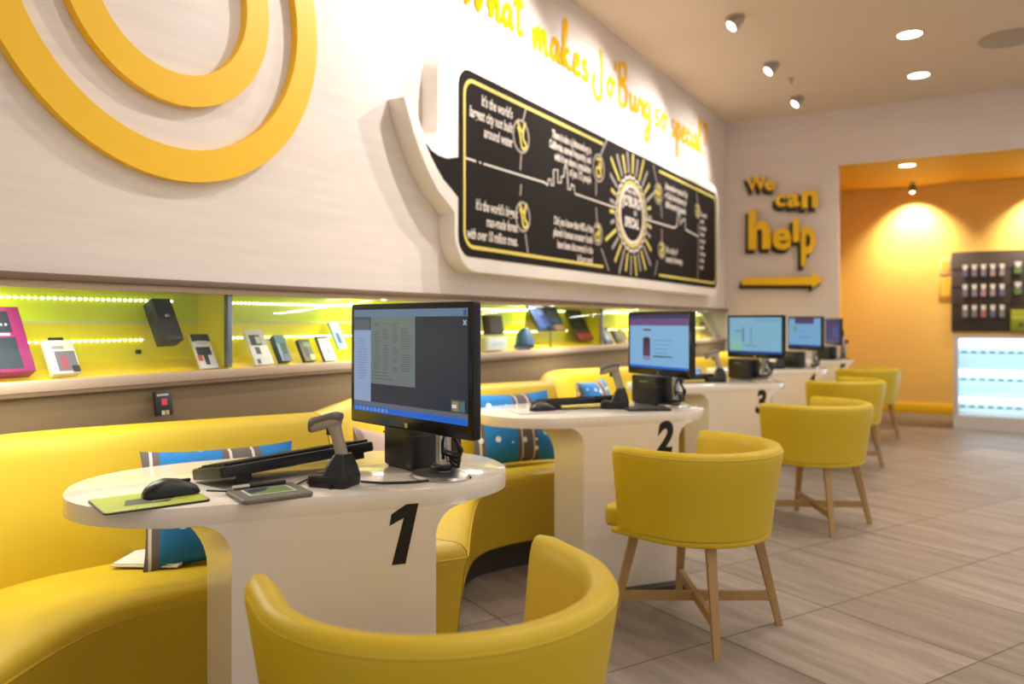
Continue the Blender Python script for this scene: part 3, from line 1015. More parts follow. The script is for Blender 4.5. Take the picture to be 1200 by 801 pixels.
def cushion(loc, rz, lean, w, h, th, m, label, roll=0.0):
    """stands on its lower edge; front faces local -y"""
    N = 16
    mb = MB()
    rows = []
    for side in (1, -1):
        grid = []
        for j in range(N + 1):
            row = []
            for i in range(N + 1):
                u, v = -1 + 2 * i / N, -1 + 2 * j / N
                f = max(0, (1 - abs(u) ** 2.6)) ** 0.5 * max(0, (1 - abs(v) ** 2.6)) ** 0.5
                pin = 1 - 0.07 * (1 - abs(u) ** 2) * (abs(v) ** 4)
                pinu = 1 - 0.06 * (1 - abs(v) ** 2) * (abs(u) ** 4)
                wr = 0.006 * math.sin(5 * u + 3 * v + loc[1]) * (1 - f)
                row.append(mb.bm.verts.new((u * w / 2 * pinu, side * (f * th / 2) + wr, (v * pin) * h / 2)))
            grid.append(row)
        for j in range(N):
            for i in range(N):
                q = (grid[j][i], grid[j][i + 1], grid[j + 1][i + 1], grid[j + 1][i])
                mb.bm.faces.new(q if side < 0 else q[::-1])
    bmesh.ops.remove_doubles(mb.bm, verts=mb.bm.verts, dist=1e-5)
    o = mb.build('cushion', m, None, smooth=60)
    o.rotation_euler = (Matrix.Rotation(rz, 3, 'Z') @ Matrix.Rotation(-lean, 3, 'X') @ Matrix.Rotation(roll, 3, 'Y')).to_euler()
    o.location = loc
    tag(o, label, 'cushion', 'printed cushions on the yellow sofas')
    return o


cushion((-2.015, 1.68, 0.62), math.radians(60), math.radians(20), 0.46, 0.355, 0.12, M_pil, 'blue and grey printed cushion on the near sofa behind desk one')
cushion((-2.03, 2.45, 0.61), math.radians(108), math.radians(18), 0.32, 0.30, 0.10, M_pilg, 'pinkish grey cushion behind the barcode scanner of desk one', math.radians(14))
cushion((-2.03, 3.50, 0.64), math.radians(62), math.radians(17), 0.50, 0.37, 0.12, M_pil2, 'large blue printed cushion left of desk two')
cushion((-2.14, 4.80, 0.63), math.radians(88), math.radians(18), 0.42, 0.34, 0.11, M_pil, 'blue cushion with pale figures behind the keyboard of desk two')
cushion((-1.98, 4.36, 0.59), math.radians(120), math.radians(16), 0.30, 0.28, 0.10, M_pilg, 'brownish pink cushion tip left of the keyboard of desk two')
cushion((-2.12, 6.95, 0.62), math.radians(88), math.radians(18), 0.38, 0.33, 0.11, M_pil2, 'blue cushion on the sofa behind desk three')
mg = MB().box((-0.10, -0.075, 0), (0.10, 0.075, 0.004)).box((-0.095, -0.07, 0.0045), (0.102, 0.075, 0.009)).build('magazine', flat((226, 220, 212)))
mg.location = (-2.135, 1.535, 0.462)
mg.rotation_euler = (0, 0, math.radians(28))
tag(mg, 'white magazines lying on the near sofa under the blue cushion', 'magazine')
# black card pack standing on top of the near backrest
cd = on_x(197, 488, -2.50)
art_box('phone_pack', Matrix.Translation((-2.53, cd.y, 0.842)) @ Matrix.Rotation(math.radians(-8), 4, 'Y') @ M_LEFT, 0.068, 0.088, 0.014, fb,
        [(0.1, 0.8, 0.8, 0.88, flat((170, 165, 165))), (0.35, 0.42, 0.68, 0.68, red), (0.3, 0.02, 0.5, 0.2, flat((180, 170, 170))), (0.55, 0.02, 0.75, 0.2, flat((190, 150, 90)))],
        'small black boxed item standing on the near backrest against the taupe wall', 'package')

# ------------------------------------------------------------------ desks
DA = math.radians(51.3)
DC = Vector((-1.50, 1.51, 0))
DS = Vector((-0.003, 1.855, 0))
TZ = 0.775


def desk(k):
    labs = ['white oval-topped desk numbered 1, nearest the camera', 'white oval-topped desk numbered 2', 'white oval-topped desk numbered 3',
            'white oval-topped desk numbered 4', 'white oval-topped desk numbered 5, nearest the end wall']
    t = empty('service_desk', DC + DS * k, DA, labs[k], 'desk', 'white numbered service desks')
    a, b, n = 0.555, 0.335, 2.4
    pts = []
    for i in range(96):
        th = 2 * PI * i / 96
        c, s = math.cos(th), math.sin(th)
        u = a * abs(c) ** (2 / n) * (1 if c > 0 else -1)
        v = 0.055 + b * abs(s) ** (2 / n) * (1 if s > 0 else -1)
        pts.append((u, max(v, -0.243)))
    MB().prism(pts, TZ - 0.044, TZ, bev=0.002).build('tabletop', M_white, t)
    # leg slab flaring into the underside
    rings = []
    prof = []
    zb = TZ - 0.043
    NR = 10
    for j in range(NR + 1):
        a_ = PI / 2 * j / NR
        prof.append((1 - math.sin(a_), 1 - math.cos(a_)))      # (flare, dz) from just below the top down to the straight part
    front_v, rear_v = -0.2435, -0.05
    L = (-0.185, -0.235)
    Rr = (0.285, 0.30)
    M = 5
    for (fl, dz) in [(f, d) for f, d in prof] + [(0, None)]:
        ring = []
        for i in range(M + 1):
            q = i / M
            rad = 0.075 + 0.07 * q
            x = L[0] + (L[1] - L[0]) * q - rad * fl
            z = zb - rad * dz if dz is not None else 0.03
            ring.append((x, front_v + (rear_v - front_v) * q, z))
        for i in range(M, -1, -1):
            q = i / M
            rad = 0.075 + 0.07 * q
            x = Rr[0] + (Rr[1] - Rr[0]) * q + rad * fl
            z = zb - rad * dz if dz is not None else 0.03
            ring.append((x, front_v + (rear_v - front_v) * q, z))
        rings.append(ring)
    MB().loft(rings).build('pedestal', M_white, t, smooth=40)
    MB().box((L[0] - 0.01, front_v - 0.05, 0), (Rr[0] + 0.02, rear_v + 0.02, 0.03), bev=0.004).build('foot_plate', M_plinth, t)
    NF = Matrix.Translation((0.205, front_v, 0.60)) @ Matrix(((1, 0, 0, 0), (0, 0, -1, 0), (0, 1, 0, 0), (0, 0, 0, 1)))
    if k == 0:
        one = [(-0.029, 0.0), (0.004, 0.0), (0.036, 0.142), (0.006, 0.142), (-0.030, 0.121), (-0.035, 0.094), (0.000, 0.110), (-0.024, 0.004)]
        MB().prism(one[:4] + one[4:7], 0.0, 0.0015, NF).build('number', M_ink, t)
        return t
    me = text_mesh(str(k + 1), 0.195, NF @ Matrix.Translation((0, 0, 0.001)), extrude=0.0008, bold=0.008, shear=0.2, align='CENTER', sx=0.85, res=6)
    link('number', me, M_ink, t)
    return t


for k in range(5):
    desk(k)

# ------------------------------------------------------------------ tub chairs


def chair_proto():
    t = empty('tub_chair', (0, 0, 0))
    # plan path of the shell: opening towards +x; semicircle behind, short straight arms
    Rm, La = 0.262, 0.165
    path = []
    for i in range(5):
        path.append((La * (1 - i / 5), -Rm, 0.0, -1.0))
    for i in range(33):
        a = -PI / 2 - PI * i / 32
        path.append((Rm * 0.98 * math.cos(a), Rm * math.sin(a), math.cos(a), math.sin(a)))
    for i in range(1, 6):
        path.append((La * i / 5, Rm, 0.0, 1.0))
    zb, zt = 0.398, 0.716
    rings = []
    n = len(path)
    th = 0.05
    for i, (x, y, nx, ny) in enumerate(path):
        d = min(i, n - 1 - i)
        e = min(1.0, 0.62 + 0.38 * (d / 1.0)) if d < 1 else 1.0
        ring = []
        for (o_, z) in [(0.5, zb), (0.52, 0.48), (0.62, 0.58), (0.72, 0.674), (0.66, 0.699), (0.45, 0.712), (0.15, zt), (-0.2, 0.713), (-0.42, 0.699), (-0.52, 0.674), (-0.5, 0.58), (-0.5, zb)]:
            fl = 0.034 * (z - zb) / (zt - zb)
            off = o_ * th * e + fl
            zz = z if (d >= 1) else zb + (z - zb) * 0.985
            ring.append((x + nx * off, y + ny * off, zz))
        rings.append(ring)
    MB().loft(rings).build('backrest', M_leather, t, smooth=50)
    pts = []
    for (x, y, nx, ny) in path[1:-1]:
        off = 0.675 * th + 0.034 * 0.9
        pts.append((x + nx * off, y + ny * off, 0.693))
    MB().tube(pts, 0.0032, 6).build('piping', M_leather, t)
    # seat cushion
    ro = Rm - 0.028
    sp = []
    for i in range(25):
        a = PI / 2 + PI * i / 24
        sp.append((ro * math.cos(a), ro * math.sin(a)))
    sp += [(0.185, -ro), (0.24, -ro - 0.02), (0.265, -ro + 0.005), (0.28, -0.12), (0.285, 0.0), (0.28, 0.12), (0.265, ro - 0.005), (0.24, ro + 0.02), (0.185, ro)]
    MB().prism(sp, 0.385, 0.468, bev=0.02, seg=3).build('seat', M_leather, t, smooth=50)
    bo = [(Rm * 1.07 * math.cos(PI / 2 + PI * i / 24), Rm * 1.07 * math.sin(PI / 2 + PI * i / 24)) for i in range(25)] + [(0.2, -Rm * 1.05), (0.2, Rm * 1.05)]
    MB().prism(bo, 0.372, 0.398, bev=0.008).build('seat_base', M_leather, t, smooth=50)
    # splayed square oak legs and crossed stretchers
    for (sx, sy) in ((1, 1), (1, -1), (-1, 1), (-1, -1)):
        top, bot = Vector((0.165 * sx, 0.165 * sy, 0.375)), Vector((0.230 * sx, 0.230 * sy, 0.0))
        rings = []
        for q in (0, 1):
            c = top.lerp(bot, q)
            w = 0.021 - 0.007 * q
            ca = math.radians(45 if sx * sy > 0 else -45)
            rings.append([c + Vector((w * math.cos(ca + PI / 4 + k * PI / 2) * 1.2, w * math.sin(ca + PI / 4 + k * PI / 2) * 1.2, 0)) for k in range(4)])
        MB().loft(rings).build('leg', M_oak, t, smooth=30)
    for s in (1, -1):
        a = Vector((0.211, 0.211 * s, 0.115 if s > 0 else 0.115))
        d = a.copy(); d.z = 0
        d.normalize()
        p = Vector((-d.y, d.x, 0)) * 0.010
        up = Vector((0, 0, 0.018))
        dz = 0.0
        rings = []
        for e in (-1, 1):
            c = Vector((a.x * e, a.y * e, 0.115))
            rings.append([c + p - up, c + p + up, c - p + up, c - p - up])
        MB().loft(rings).build('stretcher', M_oak, t, smooth=30)
    return t


CH = [(-0.852, 1.203, 147, 'yellow tub chair in the foreground facing desk one'), (-0.935, 3.037, 165, 'yellow tub chair turned towards desk two'),
      (-0.81, 4.915, 162, 'yellow tub chair at desk three'), (-0.915, 6.915, 165, 'yellow tub chair at desk four'), (-0.935, 8.735, 162, 'farthest yellow tub chair, at desk five')]
proto = chair_proto()
for i, (x, y, a, lb) in enumerate(CH):
    o = proto if i == 0 else copy_tree(proto)
    o.location = (x, y, 0)
    o.rotation_euler = (0, 0, math.radians(a))
    tag(o, lb, 'chair', 'yellow tub chairs at the desks')

# ------------------------------------------------------------------ desk equipment
LOCAL = Matrix(((1, 0, 0, 0), (0, 0, -1, 0), (0, 1, 0, 0), (0, 0, 0, 1)))


def screen_art(parent, w, h, quads, name='screen', strength=1.0):
    """quads in 0..1 of the screen from bottom left; origin at screen centre, facing -y"""
    mats, a = [], MB()
    for n, (x0, y0, x1, y1, c) in enumerate(quads):
        m = glow(c, strength)
        if m not in mats:
            mats.append(m)
        a.mi = mats.index(m)
        y = -0.0005 * (1 if n else 0) - 0.00002 * n
        a.quad([((x0 - 0.5) * w, y, (y0 - 0.5) * h), ((x1 - 0.5) * w, y, (y0 - 0.5) * h), ((x1 - 0.5) * w, y, (y1 - 0.5) * h), ((x0 - 0.5) * w, y, (y1 - 0.5) * h)])
    return a.build(name, mats, parent, smooth=None)


def monitor(cx, cy, ang, w, h, zc, art, label, strength=1.0, stand_off=0.09, sxo=0.0):
    t = empty('monitor', (cx, cy, TZ), ang, label, 'monitor')
    zc = zc - TZ
    MB().prism(rrect(-w / 2, zc - h / 2, w / 2, zc + h / 2, 0.008), -0.012, 0.012, LOCAL, bev=0.003).build('bezel', M_blackg, t)
    MB().box((-w * 0.36, 0.010, zc - h * 0.36), (w * 0.36, 0.038, zc + h * 0.36), bev=0.012).build('rear_housing', M_black, t)
    sc_ = empty_part = None
    sw, sh = w - 0.036, h - 0.050
    s = screen_art(t, sw, sh, art, strength=strength)
    s.location = (0, -0.0128, zc + 0.009)
    # round maker's mark on the lower bezel
    lg = MB().lathe([(0.0001, 0), (0.0065, 0), (0.0065, 0.0012), (0.0001, 0.0012)], 20, Matrix.Translation((0, -0.0122, zc - h / 2 + 0.012)) @ Matrix.Rotation(PI / 2, 4, 'X')).build('logo', M_silver, t)
    me = text_mesh('hp', 0.010, Matrix.Translation((-0.0002, -0.0137, zc - h / 2 + 0.0095)) @ LOCAL, shear=0.25, align='CENTER')
    link('logo_letters', me, M_ink, lg)
    # stand
    so = stand_off
    MB().tube([(sxo, so, 0.012), (sxo, so, zc - 0.02)], 0.021, 14).build('stand_column', M_silver, t)
    MB().box((sxo - 0.03, 0.03, zc - 0.05), (sxo + 0.03, so + 0.01, zc + 0.02), bev=0.006).build('mounting_bracket', M_darkgrey, t)
    MB().lathe([(0.001, 0), (0.088, 0), (0.090, 0.004), (0.084, 0.010), (0.03, 0.015), (0.001, 0.015)], 32, Matrix.Translation((sxo, so - 0.01, 0)) @ Matrix.Diagonal((1, 0.8, 1, 1))).build('stand_base', M_silver, t)
    # cable bundle
    cb = MB()
    for q in range(4):
        pts = [Vector((0.026 + 0.012 * q % 0.02, so + 0.0 - 0.01 * q, 0.045 + 0.01 * q + 0)), Vector((0.05, so + 0.01, 0.03 + 0.012 * q)), Vector((0.062 + 0.005 * q, so, 0.08)), Vector((0.05, so - 0.01, 0.13 - 0.006 * q)), Vector((0.034, so, 0.14)), Vector((0.024, so - 0.02, 0.10)), Vector((0.026, so - 0.02, 0.05))]
        cb.tube(pts, 0.0042, 6, 4)
    cb.build('cable_bundle', M_black, t).location.x = sxo
    cb = MB()
    for q in range(2):
        cb.tube([(0.028 * math.cos(a) * (1 + 0.15 * q), so + 0.028 * math.sin(a) * (1 + 0.15 * q), 0.022 + 0.006 * q) for a in [2 * PI * i / 16 for i in range(17)]], 0.0045, 6)
    cb.build('cable_coil', M_black, t).location.x = sxo
    return t


DKB, TASK = (44, 52, 70), (20, 104, 214)
art1 = [(0, 0, 1, 1, DKB), (0, 0.93, 1, 1, (104, 130, 160)), (0, 0.90, 0.16, 0.93, (70, 84, 110)), (0, 0.80, 0.16, 0.90, (88, 100, 112)), (0.0, 0.10, 0.17, 0.80, (148, 170, 208)), (0.17, 0.28, 0.58, 0.93, (112, 124, 126)),
        (0, 0, 1, 0.055, TASK), (0, 0.055, 1, 0.10, (96, 108, 128)), (0.20, 0.285, 0.2, 0.9, DKB)]
for i in range(22):
    y = 0.42 + 0.021 * i
    for x0, x1 in ((0.20, 0.27), (0.29, 0.36), (0.38, 0.44), (0.46, 0.56)):
        if random.random() < 0.8:
            art1.append((x0, y, x0 + (x1 - x0) * random.uniform(0.6, 1), y + 0.007, (84, 96, 98)))
for i in range(3):
    art1.append((0.19, 0.33 + 0.03 * i, 0.19 + random.uniform(0.1, 0.25), 0.338 + 0.03 * i, (84, 96, 98)))
for i in range(16):
    y = 0.32 + 0.026 * i
    art1.append((0.05, y, 0.05 + random.uniform(0.05, 0.10), y + 0.007, (118, 138, 170)))
for i in range(9):
    art1.append((0.02 + 0.037 * i, 0.012, 0.045 + 0.037 * i, 0.045, (90 + 12 * (i % 4), 150, 210)))
art1 += [(0.875, 0.10, 0.985, 0.215, (70, 80, 88)), (0.885, 0.115, 0.935, 0.20, (160, 130, 100)), (0.94, 0.115, 0.98, 0.20, (88, 110, 118)), (0.885, 0.14, 0.92, 0.17, (225, 225, 215)), (0.972, 0.935, 0.995, 0.985, (70, 88, 130))]
m1a = math.atan2(-0.309, 0.951)
mon1 = monitor(-1.250, 1.632, math.radians(-17.0), 0.532, 0.326, 1.066, art1, 'large black monitor on desk one showing a document page', 0.8, sxo=0.022)
# close mark on the first screen
me = text_mesh('×', 0.03, Matrix.Translation((0.238, -0.0145, 1.064 - TZ + 0.104)) @ LOCAL, align='CENTER', bold=0.0004)
link('close_mark', me, glow((190, 205, 215), 0.8), mon1)


def webart(top, bg):
    q = [(0, 0, 1, 1, bg), (0, 0.80, 1, 1, top), (0, 0.93, 1, 1, (60, 54, 100)), (0, 0, 1, 0.045, TASK), (0.24, 0.70, 0.38, 0.735, (120, 60, 90)), (0.24, 0.22, 0.37, 0.56, (88, 60, 92)), (0.26, 0.40, 0.35, 0.58, (66, 44, 70)),
         (0.24, 0.15, 0.37, 0.21, (150, 130, 180))]
    for i in range(5):
        q.append((0.42, 0.2 + 0.08 * i, 0.42 + random.uniform(0.2, 0.33), 0.215 + 0.08 * i, (110, 150, 180)))
    q.append((0.42, 0.215, 0.74, 0.24, (60, 96, 120)))
    return q


art2 = webart((110, 78, 132), (132, 184, 226))
art3 = [(0, 0, 1, 1, (138, 190, 216)), (0, 0, 1, 0.06, (20, 80, 170)), (0.02, 0.06, 0.25, 0.4, (150, 200, 190)), (0.26, 0.3, 0.29, 0.72, (90, 130, 150)), (0.42, 0.25, 0.435, 0.75, (90, 130, 150)), (0.1, 0.6, 0.3, 0.64, (110, 150, 160)), (0.28, 0.2, 0.55, 0.22, (90, 130, 150)), (0.03, 0.07, 0.24, 0.16, (150, 200, 150)), (0.5, 0.9, 0.98, 0.93, (120, 160, 190))]
art4 = [(0, 0, 1, 1, (120, 172, 214)), (0, 0, 1, 0.06, (24, 60, 150)), (0.2, 0.80, 0.8, 1, (86, 64, 110)), (0.17, 0.55, 0.26, 0.72, (120, 150, 100)), (0.3, 0.3, 0.7, 0.34, (90, 140, 190)), (0.3, 0.5, 0.7, 0.52, (90, 140, 190))]
art5 = [(0, 0, 1, 1, (56, 54, 118)), (0.5, 0.2, 0.9, 0.7, (50, 90, 160)), (0, 0, 1, 0.08, (70, 80, 140))]
monitor(-1.29, 3.627, math.radians(-34), 0.50, 0.306, 1.077, art2, 'black monitor on desk two showing a web page with purple banner', 0.85)
monitor(-1.312, 5.656, math.radians(-26), 0.485, 0.30, 1.077, art3, 'black monitor on desk three with a pale blue form on screen', 0.78)
monitor(-1.262, 7.27, math.radians(-46), 0.50, 0.295, 1.08, art4, 'black monitor on desk four with a light blue page and dark header', 0.85)
monitor(-1.29, 9.10, math.radians(-64), 0.50, 0.285, 1.075, art5, 'black monitor on desk five with a dark violet screen', 0.6)


def receipt_printer(cx, cy, ang, label, w=0.145, d=0.17, h=0.15):
    t = empty('receipt_printer', (cx, cy, TZ), ang, label, 'printer', 'black receipt printers under the monitors')
    MB().box((-w / 2, -d / 2, 0.004), (w / 2, d / 2, h), bev=0.008, seg=3).build('body', M_black, t)
    MB().box((-w / 2 - 0.001, -d / 2 - 0.001, h * 0.62), (w / 2 + 0.001, d / 2 * 0.6, h * 0.65)).build('lid_seam', M_darkgrey, t)
    MB().box((-0.03, -d / 2 - 0.0015, h * 0.76), (0.03, -d / 2 + 0.001, h * 0.82)).build('badge', M_grey, t)
    MB().box((-w / 2 + 0.01, -d / 2 + 0.01, 0), (w / 2 - 0.01, d / 2 - 0.01, 0.006)).build('rubber_foot', M_ink, t)


def scanner_and_cradle(cx, cy, ang, lab_s, lab_c, scl=0.88):
    # cradle
    t = empty('scanner_cradle', (cx, cy, TZ), ang, lab_c, 'scanner stand', 'charging cradles of the barcode scanners')
    MB().prism(rrect(-0.062, -0.05, 0.062, 0.05, 0.018), 0.0, 0.034, bev=0.006, seg=3).build('base', M_black, t)
    rings = []
    for z, x0, x1, y in ((0.030, -0.022, 0.060, 0.046), (0.055, -0.008, 0.056, 0.040), (0.074, 0.0, 0.05, 0.034), (0.090, 0.010, 0.046, 0.028)):
        rings.append([(p[0], p[1], z) for p in rrect(x0, -y, x1, y, 0.012, 4)])
    MB().loft(rings).build('socket', M_black, t)
    MB().box((-0.052, -0.018, 0.034), (-0.034, 0.018, 0.036), bev=0.0005).build('status_light', flat((120, 40, 36)), t)
    MB().tube([(-0.04, -0.052, 0.012), (-0.04, -0.056, 0.012)], 0.006, 8).tube([(0.02, -0.050, 0.004), (0.02, -0.056, 0.004)], 0.006, 8).build('connector', M_ink, t)
    # scanner standing in it
    s = empty('barcode_scanner', (cx, cy, TZ), ang, lab_s, 'barcode scanner', 'barcode scanners standing in cradles')
    foot, neck = Vector((0.030, 0, 0.070)), Vector((-0.002, 0, 0.172))
    ax = (neck - foot).normalized()
    rings = []
    for q, a, b in ((0, 0.017, 0.015), (0.3, 0.018, 0.016), (0.7, 0.0175, 0.0155), (1.0, 0.021, 0.020), (1.12, 0.024, 0.022)):
        c = foot.lerp(neck, q)
        rings.append([c + Vector((ax.z * a * math.cos(f), b * math.sin(f), -ax.x * a * math.cos(f))) for f in [2 * PI * i / 16 for i in range(16)]])
    MB().loft(rings).build('handle', M_tan, s, smooth=50)
    MB().lathe([(0.001, -0.022), (0.018, -0.022), (0.019, 0.0), (0.001, 0.002)], 16, Matrix.Translation(foot) @ Vector((0, 0, 1)).rotation_difference(ax).to_matrix().to_4x4()).build('handle_foot', M_black, s)
    hd = []
    DZ = 0.022
    for x, zc, hw, hh in ((0.024, 0.212, 0.012, 0.008), (0.018, 0.213, 0.024, 0.016), (0.0, 0.213, 0.028, 0.020), (-0.03, 0.208, 0.031, 0.020), (-0.056, 0.201, 0.036, 0.019), (-0.075, 0.195, 0.036, 0.016)):
        hd.append([(x * 0.78, 0.86 * hw * math.copysign(abs(math.cos(f)) ** 0.7, math.cos(f)), zc + hh * math.copysign(abs(math.sin(f)) ** 0.7, math.sin(f)) - 0.008 - DZ) for f in [2 * PI * i / 20 for i in range(20)]])
    MB().loft(hd).build('head', M_tan, s, smooth=50)
    cv = []
    for x, zc, hw, hh in ((0.030, 0.219, 0.012, 0.006), (0.022, 0.222, 0.026, 0.010), (0.0, 0.223, 0.0305, 0.012), (-0.03, 0.217, 0.034, 0.012), (-0.06, 0.209, 0.0395, 0.013), (-0.084, 0.196, 0.0395, 0.022)):
        cv.append([(x * 0.78, 0.86 * hw * math.copysign(abs(math.cos(f)) ** 0.7, math.cos(f)), zc + hh * math.copysign(abs(math.sin(f)) ** 0.7, math.sin(f)) - 0.006 - DZ) for f in [2 * PI * i / 20 for i in range(20)]])
    MB().loft(cv).build('head_cover', M_grey if True else M_black, s, smooth=50)
    MB().box((-0.024, -0.006, 0.140), (-0.010, 0.006, 0.170), bev=0.003).build('trigger', M_darkgrey, s)
    for o in (s, t):
        o.scale = (scl, scl, scl)


def keyboard(cx, cy, ang, label, lift=0.0, w=0.45, tilt=-7.0):
    tilt_z = abs(math.sin(math.radians(tilt))) * 0.08
    t = empty('keyboard', (cx, cy, TZ), ang, label, 'keyboard', 'black keyboards on the desks')
    R = Matrix.Translation((0, 0, 0.012)) @ Matrix.Rotation(math.radians(-lift), 4, 'Y') @ Matrix.Translation((w / 2 if lift else 0, 0, 0)) @ Matrix.Translation((0, 0, tilt_z)) @ Matrix.Rotation(math.radians(tilt), 4, 'X')
    MB().prism(rrect(-w / 2, -0.085, w / 2, 0.075, 0.02), -0.010, 0.018, R, bev=0.005).build('housing', M_black, t)
    kb = MB()
    for r_ in range(5):
        n = 15
        for c in range(n):
            x0 = -w / 2 + 0.014 + c * (w - 0.16) / n
            y0 = -0.068 + r_ * 0.022
            kb.box((x0, y0, 0.017), (x0 + (w - 0.16) / n - 0.003, y0 + 0.018, 0.025), R)
    for r_ in range(5):
        for c in range(6):
            x0 = w / 2 - 0.135 + c * 0.0205
            y0 = -0.068 + r_ * 0.022
            kb.box((x0, y0, 0.017), (x0 + 0.0175, y0 + 0.018, 0.025), R)
    kb.build('keys', M_ink, t, smooth=None)['kind'] = 'stuff'
    MB().box((-w / 2 + 0.02, 0.048, 0.017), (w / 2 - 0.2, 0.068, 0.021), R, bev=0.002).build('status_bar', M_grey, t)
    # folding feet along the far side
    for fx in (-w / 2 + 0.06, w / 2 - 0.06):
        MB().box((fx - 0.02, -0.078, -0.026), (fx + 0.02, -0.068, -0.006), R, bev=0.002).build('foot', M_ink, t)
    return t


def mouse(cx, cy, z, ang, label):
    t = empty('computer_mouse', (cx, cy, z), ang, label, 'mouse', 'black computer mice')
    rings = []
    for x, hw, hh in ((-0.058, 0.010, 0.010), (-0.052, 0.022, 0.020), (-0.035, 0.030, 0.032), (-0.01, 0.031, 0.039), (0.02, 0.030, 0.034), (0.045, 0.029, 0.024), (0.060, 0.026, 0.015), (0.064, 0.020, 0.009)):
        rings.append([(x, hw * math.cos(f) * (1.0 if math.sin(f) > 0 else 1.0), max(0.0, 0.002 + hh * math.copysign(abs(math.sin(f)) ** 0.85, math.sin(f))) if math.sin(f) > 0 else 0.0) for f in [PI * i / 14 for i in range(15)]])
    MB().loft(rings).build('shell', M_black, t, smooth=60)
    MB().box((0.024, -0.004, 0.026), (0.048, 0.004, 0.034), bev=0.002).build('scroll_wheel', M_ink, t)
    MB().box((0.03, 0.026, 0.010), (0.045, 0.0295, 0.014)).build('side_button', flat((110, 30, 34)), t)
    return t


def cable(pts, label, name='cable', r=0.0028, steps=6):
    o = MB().tube(pts, r, 8, steps).build(name, M_black)
    tag(o, label, 'cable')
    return o


# --- desk one, laid out where it stands in the photograph
receipt_printer(-1.345, 1.815, math.radians(-20), 'black receipt printer behind the large monitor on desk one')
scanner_and_cradle(-1.372, 1.484, math.radians(12), 'putty and grey barcode scanner standing upright on desk one', 'black scanner cradle in front of the large monitor on desk one')
p0, p1, p2, p3 = on_z(103, 587, TZ), on_z(118, 606, TZ), on_z(247, 588, TZ), on_z(228, 573, TZ)
mpd = MB().prism(rrect(-0.11, -0.085, 0.11, 0.085, 0.012), 0.0, 0.004, bev=0.001).build('mouse_pad', M_ink)
mpd.location = ((p0.x + p2.x) / 2, (p0.y + p2.y) / 2, TZ + 0.0005)
mpa = math.atan2(p2.y - p1.y, p2.x - p1.x)
mpd.rotation_euler = (0, 0, mpa)
tag(mpd, 'green printed mouse pad at the left end of desk one', 'mouse pad')
mp_ = MB()
mp_.prism(rrect(-0.107, -0.082, 0.107, 0.082, 0.011), 0.004, 0.0045)
mp_.build('printed_surface', flat((172, 182, 40), 0.6), mpd)
MB().prism([(-0.06, -0.035), (0.03, -0.045), (0.05, -0.01), (0.02, 0.02), (-0.045, 0.02)], 0.0045, 0.0050).build('dark_print', flat((66, 62, 58)), mpd)
me = text_mesh('simply more', 0.018, Matrix.Translation((-0.09, -0.072, 0.0048)), bold=0.0003)
link('pad_lettering', me, flat((226, 226, 170)), mpd)
me = text_mesh('connect', 0.022, Matrix.Translation((0.0, -0.03, 0.0052)), bold=0.0003)
link('pad_lettering', me, flat((226, 226, 170)), mpd)
mc = on_z(197, 584, TZ)
mouse(mc.x - 0.01, mc.y + 0.01, TZ + 0.0055, mpa + math.radians(0), 'black mouse on the green mouse pad of desk one')
sa, sb = on_z(283, 595, TZ), on_z(364, 584, TZ)
sang = math.atan2(sb.y - sa.y, sb.x - sa.x)
sc0 = on_z(315, 580, TZ)
sp_ = empty('signature_pad', (sc0.x, sc0.y, TZ), sang, 'grey signature pad with small colour screen on desk one', 'signature pad')
MB().prism(rrect(-0.082, -0.076, 0.082, 0.073, 0.014), 0.0, 0.011, bev=0.004, seg=3).build('housing', M_grey, sp_)
MB().box((-0.055, -0.035, 0.0105), (0.055, 0.035, 0.0120)).build('screen_frame', flat((200, 200, 196)), sp_)
MB().box((-0.049, -0.029, 0.012), (0.049, 0.029, 0.0125)).build('screen', glow((134, 160, 84), 0.55), sp_)
MB().prism([(-0.049, -0.015), (-0.01, 0.0), (0.01, 0.029), (-0.049, 0.029)], 0.0125, 0.0129).build('screen_picture', glow((44, 56, 84), 0.55), sp_)
MB().tube([(-0.06, 0.056, 0.016), (0.06, 0.056, 0.016)], 0.0045, 8).build('stylus', M_black, sp_)
MB().tube([(-0.066, 0.056, 0.016), (-0.028, 0.056, 0.016)], 0.0052, 8).build('stylus_grip', M_silver, sp_)
kbd = keyboard(-1.640, 1.315, math.radians(81), 'black keyboard tilted up on desk one beside the signature pad', lift=1.0, w=0.48, tilt=-9)
cable([(mc.x + 0.05, mc.y + 0.065, TZ + 0.012), (-1.46, 1.30, TZ + 0.007), (-1.42, 1.345, TZ + 0.004), (-1.47, 1.50, TZ + 0.004), (-1.50, 1.62, TZ + 0.004)], 'thin black mouse cable on desk one', 'mouse_cable', 0.0022)
cable([(-1.31, 1.51, TZ + 0.010), (-1.27, 1.55, TZ + 0.004), (-1.21, 1.60, TZ + 0.004), (-1.17, 1.67, TZ + 0.004), (-1.12, 1.72, TZ + 0.004)], 'black scanner cable running to the monitor stand of desk one', 'scanner_cable', 0.0032)
cable([(-1.45, 1.50, TZ + 0.004), (-1.43, 1.47, TZ + 0.025), (-1.40, 1.45, TZ + 0.01), (-1.44, 1.46, TZ + 0.004), (-1.47, 1.53, TZ + 0.004)], 'looped black cable between keyboard and scanner cradle on desk one', 'looped_cable', 0.0026)

# --- the same kit on the other desks
NUM = ['one', 'two', 'three', 'four', 'five']


def off(k, x, y):
    return x + DS.x * k, y + DS.y * k


